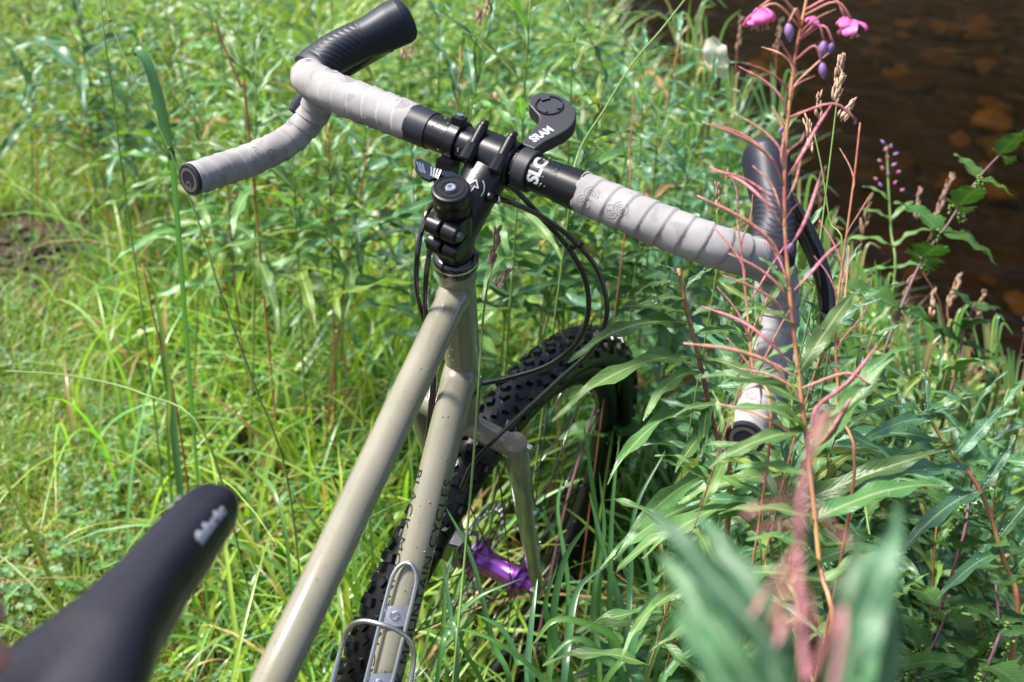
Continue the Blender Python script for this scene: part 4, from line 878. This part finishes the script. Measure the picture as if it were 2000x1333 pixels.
nettle([(1860, 1120, 1.25), (1890, 1000, 1.27), (1900, 920, 1.28)], 'dark nettle with toothed leaves below the crimson stemmed plant', .085, 2, 6)
nettle([(1680, 1200, 1.2), (1700, 1080, 1.25), (1690, 990, 1.28)], 'small pale nettle between the near blurred leaves on the right', .06, 3, 5, stemm='stem_green')
nettle([(1930, 1300, 1.15), (1950, 1230, 1.17), (1945, 1140, 1.18)], 'nettle in the lower right corner with big serrated leaves', .095, 4, 5)
nettle([(1860, 760, 1.7), (1880, 660, 1.72), (1905, 590, 1.72)], 'bushy nettle above the crimson stemmed plant near the bank', .10, 5, 6)
nettle([(1230, 620, 1.65), (1240, 530, 1.68), (1250, 470, 1.7)], 'nettle behind the brake hoses under the right bar top', .08, 6, 6, stemm='stem_green')
nettle([(1680, 1350, 1.2), (1800, 1290, 1.2), (1850, 1200, 1.22)], 'nettle low on the right behind the blurred upright leaves', .08, 7, 5)
# small pink figwort like plant on the bank
root = hero([(1745, 560, 1.9), (1740, 450, 1.92), (1735, 360, 1.93), (1732, 285, 1.94)], [(1742, 500, 1650, 440, 1.9), (1742, 500, 1810, 420, 1.9), (1740, 430, 1690, 400, 1.9), (1740, 430, 1790, 380, 1.92), (1738, 400, 1700, 350, 1.92), (1745, 540, 1670, 520, 1.9), (1745, 540, 1830, 500, 1.9)], 'slender plant with tiny pink flowers standing against the stream', 'leaf', 'stem_green', .002, dewn=0, seed=15)
for k in range(14): flower(root, W(1734 + ((k * 53) % 5 - 2) * (3 + k * .7), 282 + k * 7, 1.93), .0045, 'petal' if k % 3 else 'violet', k, .4, Vector((((k * 53) % 5 - 2) * .5, 0, .5)))

# seed heads (cocksfoot) and single culms
def seedhead(root, base, tip, n, size, seed, m='seed', spread=.006):
    r = random.Random(seed); mb = MB(); d = tip - base
    for k in range(n):
        p = base + d * (k / n) + Vector((r.uniform(-1, 1), r.uniform(-1, 1), r.uniform(-1, 1))) * spread * (1 - .5 * k / n); q = d.normalized() * size * 1.2 + Vector((r.uniform(-1, 1), r.uniform(-1, 1), r.uniform(-.2, 1))) * size * .5
        sweep(mb, [p, p + q * .4, p + q * .8, p + q], [size * .08, size * .24, size * .16, size * .02], 5)
    mb.build('seed_head', m, root)
def culm(pts, label, m='stem_green', r=.0012, heads=(), cat='grass stalk', name='grass_stalk', group=None, joints=()):
    P = rooted(pts); root = empty(name, P[0], label, cat, group); S = stemmesh(root, P, r * 1.2, r * .7, m)
    for k, (a, b, n, s) in enumerate(heads): seedhead(root, W(*a), W(*b), n, s, k, spread=s * .6)
    for j in joints:
        p = W(*j); q = min(S, key=lambda s_: (s_ - p).length); mb = MB(); blob(mb, q, r * 1.7); mb.build('joint', 'brownstalk', root)
    return root
culm([(885, 1333, 1.02), (905, 1120, 1.03), (922, 930, 1.03), (934, 760, 1.04), (942, 640, 1.05), (952, 560, 1.06), (962, 520, 1.07), (970, 460, 1.08)], 'green grass stalk with a pinkish seed head crossing in front of the head tube', r=.0011, heads=(((955, 525, 1.07), (973, 450, 1.08), 26, .006), ((967, 562, 1.07), (990, 533, 1.08), 16, .006)))
culm([(290, 700, 1.7), (262, 500, 1.65), (240, 350, 1.6), (222, 200, 1.55), (205, 80, 1.5), (190, -40, 1.5)], 'thin yellowish grass stalk left of the handlebar end plug', 'stem_green', .0013)
culm([(560, 930, 1.5), (500, 760, 1.45), (430, 570, 1.4), (390, 440, 1.38), (330, 290, 1.36), (270, 170, 1.35), (215, 40, 1.35), (200, -30, 1.35)], 'dark green jointed grass stalk passing left of the end plug', 'stem_green', .0013, joints=((213, 35, 1.35), (330, 290, 1.36), (415, 560, 1.4)))
culm([(345, 800, 1.7), (320, 700, 1.68), (300, 620, 1.66), (278, 515, 1.64)], 'brown broken stalk among the grass at left centre', 'brownstalk', .0016)
culm([(520, 1000, 1.4), (700, 930, 1.5), (400, 850, 1.55), (280, 770, 1.6), (140, 735, 1.62), (10, 725, 1.62)][2:], 'pale arched grass stem reaching to the left edge', 'stem_green', .0016)
culm([(1110, 420, 1.42), (1130, 300, 1.42), (1180, 215, 1.42), (1235, 125, 1.42), (1290, 60, 1.42), (1345, -10, 1.42)], 'slanting yellow green grass stalk rising right of the computer mount', r=.0013, joints=((1166, 235, 1.42),))
culm([(1225, 420, 1.5), (1230, 300, 1.5), (1237, 200, 1.5), (1236, 120, 1.5)], 'thin orange brown stalk hanging from the slanting grass stalk', 'brownstalk', .0010)
culm([(1060, 600, 1.85), (1075, 500, 1.85), (1110, 420, 1.85)], 'bright orange dry stalk behind the brake hoses', 'straw', .0017)
culm([(1110, 640, 1.9), (1100, 560, 1.9), (1095, 480, 1.9), (1092, 420, 1.9)], 'upright orange straw behind the brake hoses', 'straw', .0014)
culm([(1580, 620, 1.2), (1600, 480, 1.2), (1620, 320, 1.2), (1632, 220, 1.2), (1642, 130, 1.2)], 'grass stalk topped by a tan seed head right of the pink pods', r=.001, heads=(((1628, 205, 1.2), (1645, 118, 1.2), 34, .008), ((1640, 235, 1.2), (1664, 205, 1.2), 14, .007)))
culm([(1640, 560, 1.2), (1620, 430, 1.2), (1605, 330, 1.2), (1590, 260, 1.2)], 'shorter grass stalk with narrow tan seed head among the pink pods', r=.001, heads=(((1583, 300, 1.2), (1574, 235, 1.2), 20, .006), ((1600, 235, 1.2), (1598, 190, 1.2), 16, .006)))
culm([(1395, 560, 1.25), (1402, 470, 1.25), (1400, 410, 1.25)], 'short grass stalk with a pink seed spike above the right bar tape', r=.0009, heads=(((1400, 415, 1.25), (1400, 362, 1.25), 18, .005),))
culm([(790, 260, 1.9), (797, 180, 1.9), (795, 120, 1.9)], 'grass stalk with a pink seed head under the left brake hood', r=.0009, heads=(((787, 118, 1.9), (786, 95, 1.9), 10, .008), ((800, 122, 1.9), (804, 95, 1.9), 12, .008)))
culm([(915, 200, 1.8), (935, 120, 1.8), (945, 50, 1.8), (952, 10, 1.8)], 'grass stalk with plump pink seed head at the top centre', r=.001, heads=(((932, 50, 1.8), (936, 20, 1.8), 10, .009), ((950, 40, 1.8), (956, -12, 1.8), 18, .009), ((962, 195, 1.8), (970, 180, 1.8), 6, .009)))
culm([(1840, 620, 2.0), (1800, 520, 2.0), (1830, 430, 2.0), (1850, 350, 2.0)], 'feathery brown dried grass head against the stream', 'brownstalk', .0009, heads=(((1815, 450, 2.0), (1860, 345, 2.0), 40, .008), ((1790, 430, 2.0), (1795, 370, 2.0), 18, .007)))
culm([(1850, 800, 1.8), (1860, 680, 1.85), (1850, 600, 1.88), (1870, 540, 1.9)], 'second feathery brown grass head lower against the bank', 'brownstalk', .0009, heads=(((1850, 600, 1.88), (1875, 540, 1.9), 26, .008), ((1820, 620, 1.88), (1822, 570, 1.9), 16, .007)))
culm([(480, 200, 1.75), (470, 170, 1.74), (445, 110, 1.72), (418, 45, 1.7)], 'reddish pointed stalk rising above the plants left of the brake hood', 'stem_red', .0020)
culm([(1100, 1010, 1.7), (1130, 900, 1.7), (1170, 770, 1.7)], 'purple dead stalk seen through the front wheel', 'stem_purple', .0024)

# individual broad grass leaves
def bladeobj(pts, label, wd, col=(.10, .22, .045), group=None, seed=0, name='blade', tipcut=False, root=None):
    P = [W(*p) for p in pts]; b = P[0]; d = (P[0] - P[1]).normalized(); g = Vector((b.x + d.x * .06, b.y + d.y * .06, 0)); g.z = gz(g.x, g.y); PP = catmull([g, *P], n=6); n = len(PP); v = []; f = []; tc = Vector(CC)
    for i, p in enumerate(PP):
        T = (PP[min(i + 1, n - 1)] - PP[max(0, i - 1)]).normalized(); t = i / (n - 1); nv = (tc - p).normalized() + Vector((.5 * math.sin(seed + t * 2), 0, .8)); sd_ = T.cross(nv).normalized(); hw = wd * .5 * min(1, .16 + t * 1.7) * ((1 - t) ** .55 + (.35 if tipcut else .02)) ; nn_ = sd_.cross(T); v += [p - sd_ * hw + nn_ * hw * .35, p, p + sd_ * hw + nn_ * hw * .35]
    for i in range(n - 1): a = i * 3; f += [(a, a + 1, a + 4, a + 3), (a + 1, a + 2, a + 5, a + 4)]
    if root is None: root = empty('grass_tuft', PP[0], label, 'grass', group)
    loc = root.location.copy(); me = bpy.data.meshes.new(name); me.from_pydata([tuple(Vector(q) - loc) for q in v], [], f); me.polygons.foreach_set('use_smooth', [True] * len(f)); ca = me.color_attributes.new('col', 'FLOAT_COLOR', 'POINT')
    for i in range(len(v)): ca.data[i].color = (*[c * (1.25 if i % 3 == 1 else 1) for c in col], 1)
    me.materials.append(M['blade']); o = bpy.data.objects.new(name, me); COL.objects.link(o); o.parent = root; return root
bladeobj([(345, 420, 1.42), (330, 300, 1.38), (310, 200, 1.36), (290, 130, 1.35), (268, 98, 1.35), (262, 108, 1.36)], 'broad folded grass leaf standing left of the end plug', .013, (.09, .22, .09), seed=1, tipcut=True)
bladeobj([(370, 1100, 1.75), (350, 950, 1.72), (335, 800, 1.7), (320, 700, 1.68), (312, 648, 1.67)], 'tall cut grass blade at left centre with a blunt tip', .011, (.09, .20, .07), seed=2, tipcut=True)
bladeobj([(330, 900, 1.7), (330, 760, 1.68), (315, 640, 1.66), (300, 560, 1.65), (284, 515, 1.64)], 'bright grass leaf beside the brown broken stalk', .010, (.16, .26, .03), seed=3)
bladeobj([(640, 1200, 1.25), (560, 1050, 1.4), (500, 920, 1.5), (560, 940, 1.5)][1:], 'leaf bending over right of the saddle nose', .008, (.11, .24, .05), seed=4)
brs = [
 ('grass tuft in front of the hub, blades fanning up and right', [([(1000, 1420, 1.15), (960, 1250, 1.13), (920, 1090, 1.12), (870, 990, 1.12)], .009), ([(870, 1400, 1.08), (865, 1280, 1.07), (870, 1150, 1.07), (885, 1075, 1.07)], .007), ([(890, 1380, 1.07), (880, 1200, 1.06), (862, 1090, 1.06)], .007), ([(850, 1370, 1.08), (880, 1230, 1.06), (930, 1170, 1.05), (1020, 1130, 1.05)], .008), ([(980, 1450, 1.2), (940, 1330, 1.18), (900, 1250, 1.16), (930, 1190, 1.16)], .007)]),
 ('grass tuft at the foot of the fork leg with wide arching blades', [([(1120, 1400, 1.25), (1080, 1240, 1.22), (1100, 1100, 1.22), (1150, 1020, 1.23)], .013), ([(1100, 1450, 1.1), (1060, 1330, 1.08), (960, 1250, 1.06), (860, 1220, 1.06)], .008), ([(1020, 1420, 1.15), (1030, 1300, 1.15), (1040, 1200, 1.16), (1050, 1130, 1.18)], .010), ([(1100, 1330, 1.5), (1110, 1150, 1.5), (1090, 1000, 1.52), (1100, 930, 1.53)], .009), ([(1150, 1420, 1.15), (1240, 1270, 1.12), (1270, 1230, 1.12), (1310, 1200, 1.12)], .011), ([(1090, 1420, 1.2), (1110, 1250, 1.2), (1130, 1150, 1.22), (1190, 1100, 1.22)], .012), ([(1040, 1400, 1.12), (1010, 1290, 1.12), (980, 1230, 1.12), (930, 1200, 1.12)], .010), ([(1060, 1420, 1.22), (1075, 1260, 1.22), (1065, 1180, 1.22), (1090, 1100, 1.23)], .011)]),
 ('tall straight grass tuft against the right side of the tyre', [([(1190, 1400, 1.3), (1190, 1200, 1.3), (1195, 1000, 1.33), (1210, 850, 1.36)], .010), ([(1150, 1350, 1.4), (1170, 1100, 1.42), (1150, 900, 1.45), (1140, 830, 1.47)], .011), ([(1210, 1350, 1.35), (1230, 1150, 1.38), (1240, 1000, 1.4), (1300, 880, 1.42)], .010), ([(1280, 1330, 1.3), (1280, 1200, 1.3), (1260, 1060, 1.32), (1290, 960, 1.34)], .010), ([(1170, 1380, 1.35), (1160, 1180, 1.36), (1180, 1040, 1.38), (1170, 920, 1.4)], .010), ([(1240, 1400, 1.3), (1215, 1200, 1.32), (1180, 1080, 1.33), (1150, 960, 1.35)], .012)]),
 ('grass tuft low at the bottom edge with curled broad blades', [([(1240, 1400, 1.2), (1300, 1230, 1.18), (1400, 1160, 1.16), (1440, 1150, 1.16)], .014), ([(1250, 1400, 1.15), (1210, 1300, 1.14), (1190, 1240, 1.14), (1090, 1210, 1.14), (1040, 1260, 1.14)], .014), ([(1250, 1420, 1.12), (1230, 1300, 1.1), (1260, 1190, 1.1), (1330, 1130, 1.1)], .013), ([(1230, 1420, 1.15), (1170, 1280, 1.13), (1120, 1250, 1.13), (1070, 1290, 1.13)], .012), ([(1270, 1420, 1.14), (1310, 1310, 1.12), (1370, 1270, 1.1), (1430, 1290, 1.1)], .013)])]
for lb, bl in brs:
    rt_ = None
    for k, (p, wd) in enumerate(bl): rt_ = bladeobj(p, lb, wd, ((.085, .22, .065), (.11, .26, .055), (.08, .20, .085))[k % 3], None, seed=k, root=rt_)
FR = random.Random(77)
BR = [(1690, 640), (1740, 590), (1790, 640), (1840, 600), (1880, 660), (1930, 620), (1975, 670), (1560, 330), (1600, 420), (1480, 240), (1430, 120), (1380, 30), (1660, 480), (1720, 520), (1510, 130), (1340, -10)]
PL = ['by the lower right bank', 'left of the leaning nettle', 'under the leaning nettle', 'at the foot of the feathery grass', 'right of the feathery grass', 'near the right edge', 'at the right edge', 'behind the right hood', 'right of the right hood', 'above the right hood', 'right of the withered leaf', 'above the withered leaf', 'right of the brake lever', 'below the pink flowered plant', 'left of the pink blossoms', 'at the top edge left of the stream']
for k, (x, y) in enumerate(BR):
    dp = 1.75 + max(0, 640 - y) * .0012 + FR.uniform(-.1, .2); a = FR.uniform(-30, 30); rt_ = None; lb = 'bank grass tuft %s' % PL[k]
    for q in range(8):
        dx = FR.uniform(-70, 70); rt_ = bladeobj([(x + FR.uniform(-15, 15), y + 170, dp), (x + dx * .3, y + 90, dp), (x + dx * .7, y + FR.uniform(0, 40), dp), (x + dx * 1.3, y + FR.uniform(-20, 60), dp)], lb, FR.uniform(.006, .011), FR.choice([(.12, .26, .05), (.17, .31, .05), (.09, .21, .07), (.28, .24, .09)]), None, seed=q, root=rt_)
    if k % 2 == 0:
        P_ = [W(x, y + 170, dp), W(x + a * .4, y + 60, dp), W(x + a, y - 40, dp)]; stemmesh(rt_, P_, .0010, .0007, 'brownstalk', 'stalk'); seedhead(rt_, P_[-1] + Vector((0, 0, -.02)), P_[-1] + Vector((0, 0, .05)), 18, .008, k)
# cupped pale dead leaf near the top
rt = leafy(W(1370, 70, 1.95), 'plant with a pale withered leaf hanging at its tip left of the stream', m='leaf_blue', n=14, L=.13, seed=77)
place(LEAF['leaf'][2], 'withered_leaf', rt, W(1385, 75, 1.94), W(1415, 150, 1.94) - W(1385, 75, 1.94), Vector((.2, -1, .3)), .075, 2.0).data = ribbon_mesh('withered_leaf', 1, .16, lance, (0, .6), .6, 'fluff', 10, .5, seed=3)

# ------------------------------------------------------------------ grass as mass
def grass(name, pts, Lr, wr, nseg, cols, seed, bend=(.5, 1.9), dead=.06):
    rs = np.random.RandomState(seed); n = len(pts); P = np.array(pts); L = rs.uniform(*Lr, n) * (P[:, 3] if P.shape[1] > 3 else 1); Wd = rs.uniform(*wr, n); az = rs.uniform(0, 2 * np.pi, n)
    th0 = rs.uniform(.0, .45, n); th1 = rs.uniform(*bend, n); v = np.zeros((n, nseg + 1, 3, 3)); pos = P[:, :3].copy(); dr = np.stack([np.cos(az), np.sin(az), 0 * az], 1); tw = rs.uniform(-.9, .9, n)
    for i in range(nseg + 1):
        t = i / nseg; th = th0 + th1 * t ** 1.7
        if i: pos = pos + (L / nseg)[:, None] * (dr * np.sin(th)[:, None] + np.array([0, 0, 1.]) * np.cos(th)[:, None])
        a2 = az + np.pi / 2 + tw * t; sd_ = np.stack([np.cos(a2), np.sin(a2), 0 * a2], 1); hw = Wd * .5 * min(1, .4 + 2.2 * t) * max(.03, (1 - t) ** .6)
        nn_ = np.stack([-dr[:, 0] * np.cos(th), -dr[:, 1] * np.cos(th), np.sin(th)], 1)
        v[:, i, 0] = pos - sd_ * hw[:, None] + nn_ * (hw * .35)[:, None]; v[:, i, 1] = pos; v[:, i, 2] = pos + sd_ * hw[:, None] + nn_ * (hw * .35)[:, None]
    ns = (nseg + 1) * 3; base = (np.arange(n) * ns)[:, None, None]; q = []
    for i in range(nseg):
        a = i * 3; q += [[a, a + 1, a + 4, a + 3], [a + 1, a + 2, a + 5, a + 4]]
    F = (base + np.array(q)[None]).reshape(-1, 4); me = bpy.data.meshes.new(name); vv = v.reshape(-1, 3); me.vertices.add(len(vv)); me.vertices.foreach_set('co', vv.ravel())
    me.loops.add(F.size); me.loops.foreach_set('vertex_index', F.ravel().astype(np.int32)); me.polygons.add(len(F)); me.polygons.foreach_set('loop_start', np.arange(len(F), dtype=np.int32) * 4); me.polygons.foreach_set('use_smooth', np.ones(len(F), bool)); me.update(calc_edges=True)
    cols = np.array(cols); c = cols[rs.randint(0, len(cols), n)] * rs.uniform(.7, 1.35, (n, 1)); c = c * (1 + rs.uniform(-.12, .12, (n, 3))); dd = rs.rand(n) < dead
    c[dd] = np.array([[.42, .27, .13]]) * rs.uniform(.6, 1.3, (dd.sum(), 1)); cc = np.ones((n, ns, 4)); tt = np.repeat(np.arange(nseg + 1) / nseg, 3)
    cc[:, :, :3] = c[:, None, :]; tipy = rs.rand(n) < .25; k = np.clip((tt - .7) / .3, 0, 1)[None, :, None] * tipy[:, None, None]; cc[:, :, :3] = cc[:, :, :3] * (1 - k) + np.array([.32, .24, .07]) * k; cc[:, 1::3, :3] *= 1.15
    ca = me.color_attributes.new('col', 'FLOAT_COLOR', 'POINT'); ca.data.foreach_set('color', cc.astype(np.float32).ravel()); me.materials.append(M['blade']); o = bpy.data.objects.new(name, me); COL.objects.link(o); o['kind'] = 'stuff'; return o
def lawn_edge(x, y): return x + .44 + .72 * (y + .1) + .14 * noise.noise((x * 2.2, y * 2.2, 5))
SOIL = G(60, 500)
def soil(x, y): return (Vector((x, y)) - SOIL.xy).length < .20 + .09 * noise.noise((x * 6, y * 6, 1))
def scatter(n, seed, cond, x0=-2.9, x1=2.2, y0=-.75, y1=4.6):
    r = random.Random(seed); out = []; tries = 0
    while len(out) < n and tries < n * 60:
        tries += 1; x, y = r.uniform(x0, x1), r.uniform(y0, y1); px, py, d = PX((x, y, .15))
        if d < .5 or px < -250 or px > 2250 or py > 1900: continue
        if r.random() > min(1, (2.3 / d) ** 1.5): continue
        k = cond(x, y, px, py)
        if soil(x, y) and r.random() < .88: k = 0
        if k: out.append((x, y, gz(x, y) - .004, k))
    return out
def tall(x, y, px, py):
    e = lawn_edge(x, y)
    if e < 0 or (y - yedge(x)) * .75 > (.22 if x < .2 else .02): return 0
    if abs(x - SX.x * 0 - .0) < .03 and -.95 < y < .0: return .6
    if clear((x, y, .10)) or clear((x, y, .2)) or clear((x, y, .35)): return .12
    clump = noise.noise((x * 4, y * 4, 9)); nr_ = min(1, max(.3, (yedge(x) - y) / .8)) if x > .2 else 1
    return nr_ * (.75 + .45 * clump) * min(1, .45 + e * 1.8)
GY = [(.23, .38, .055), (.19, .35, .06), (.29, .41, .07), (.15, .31, .10), (.26, .36, .04), (.22, .38, .12)]
GB = [(.095, .24, .10), (.12, .27, .08), (.09, .22, .12), (.15, .29, .07)]
grass('long_grass', scatter(7600, 1, lambda x, y, px, py: tall(x, y, px, py) if px < 1150 else 0), (.22, .52), (.006, .0155), 9, GY, 1, (.3, 2.2), .07)
grass('lush_grass', scatter(8500, 2, lambda x, y, px, py: tall(x, y, px, py) if px >= 1050 else 0), (.20, .46), (.005, .0125), 9, GB, 2, (.3, 2.0))
grass('broad_grass', scatter(2600, 3, lambda x, y, px, py: tall(x, y, px, py)), (.28, .55), (.009, .016), 10, GB + GY, 3, (.5, 2.2))
grass('short_lawn', scatter(30000, 4, lambda x, y, px, py: 1 if lawn_edge(x, y) < .12 else 0, y0=-.5), (.03, .12), (.0022, .0055), 5, GY + [(.24, .29, .03), (.19, .25, .03)], 4, (.4, 2.0), .10)
grass('arching_grass', scatter(650, 13, lambda x, y, px, py: 1 if -.15 < lawn_edge(x, y) and px < 900 and (y - yedge(x)) < 0 else 0), (.30, .75), (.005, .012), 11, GY + [(.24, .36, .12)], 13, (1.0, 2.4), .06)
grass('fine_undergrowth', scatter(9000, 5, lambda x, y, px, py: 1 if (y - yedge(x)) * .75 < .3 and lawn_edge(x, y) > 0 else 0), (.05, .17), (.002, .005), 4, [(.05, .11, .015), (.08, .12, .02), (.045, .09, .02)], 5, (.4, 2.2), .35)
# beads of dew on the grass tips nearest the camera
rr_ = random.Random(44); mb = MB()
for nm in ('long_grass', 'lush_grass', 'broad_grass'):
    me = bpy.data.objects[nm].data; nv = len(me.vertices)
    for _ in range(900):
        p = me.vertices[rr_.randrange(nv)].co
        if p.z > .12: blob(mb, p + Vector((0, 0, .0008)), rr_.uniform(.0006, .0016))
mb.build('dew_drops', 'drop', None, kind='stuff')
cr = random.Random(12); mb = MB()
for _ in range(260):
    a, q = cr.uniform(0, 6.28), cr.uniform(0, .26); x, y = SOIL.x + math.cos(a) * q, SOIL.y + math.sin(a) * q; blob(mb, (x, y, gz(x, y) + .004), cr.uniform(.004, .016), (1, cr.uniform(.6, 1.2), .6))
mb.build('soil_crumbs', 'bark', None, smooth=False, kind='stuff')
# clover
def clover(n, seed):
    pts = scatter(n, seed, lambda x, y, px, py: (1 if lawn_edge(x, y) < .25 and noise.noise((x * 3.5, y * 3.5, 2)) > -.12 else 0), y0=-.5); r = random.Random(seed); v = []; f = []; c = []
    for x, y, z, k in pts:
        h = r.uniform(.02, .075); a0 = r.uniform(0, 6.28); s = r.uniform(.004, .009); b = Vector((x, y, z + h)); tl = Vector((r.uniform(-.35, .35), r.uniform(-.35, .35), 1)).normalized(); _, _, u, w_ = frames([b, b + tl])[0]; g = r.uniform(.7, 1.4); cl_ = (.085 * g, .20 * g, .06 * g, 1)
        for j in range(3):
            a = a0 + j * 2.094; d = u * math.cos(a) + w_ * math.sin(a); e = tl.cross(d); o = len(v)
            for q, t in ((0, 0), (.55, .6), (.62, 1.25), (.3, 1.75), (0, 1.6), (-.3, 1.75), (-.62, 1.25), (-.55, .6)): v.append(tuple(b + d * s * t + e * s * q * 1.15 + tl * s * (abs(q) * .35 - .1 * t)))
            f += [(o, o + 1, o + 2, o + 3, o + 4), (o, o + 4, o + 5, o + 6, o + 7)]; c += [cl_] * 8
    me = bpy.data.meshes.new('clover'); me.from_pydata(v, [], f); ca = me.color_attributes.new('col', 'FLOAT_COLOR', 'POINT'); ca.data.foreach_set('color', np.array(c, np.float32).ravel()); me.materials.append(M['clover']); o = bpy.data.objects.new('clover_patch', me); COL.objects.link(o); o['kind'] = 'stuff'
clover(3200, 8)
# far wooded slope across the stream, out of frame, one mass
rs = np.random.RandomState(5); v = []; f = []; c = []
for k in range(9000):
    x = rs.uniform(-24, 24); dd = rs.uniform(11, 20); y = yedge(max(-9, min(6, x))) + dd / .75; h = rs.uniform(0, 1) ** 1.3 * 7; z = (dd - 10) * 1.05 + h * .6 - .4; s = rs.uniform(.12, .35); a = rs.rand(3) * 2 - 1; a /= np.linalg.norm(a); b = np.cross(a, rs.rand(3) - .5); b /= np.linalg.norm(b); p = np.array([x, y, z]); o = len(v)
    v += [tuple(p + a * s), tuple(p + b * s * .6), tuple(p - a * s), tuple(p - b * s * .6)]; f.append((o, o + 1, o + 2, o + 3)); g = rs.uniform(.6, 1.3); c += [(.035 * g, .07 * g, .02 * g, 1)] * 4
me = bpy.data.meshes.new('far_wood'); me.from_pydata(v, [], f); ca = me.color_attributes.new('col', 'FLOAT_COLOR', 'POINT'); ca.data.foreach_set('color', np.array(c, np.float32).ravel()); me.materials.append(M['crown']); o = bpy.data.objects.new('far_wood', me); COL.objects.link(o); o['kind'] = 'stuff'
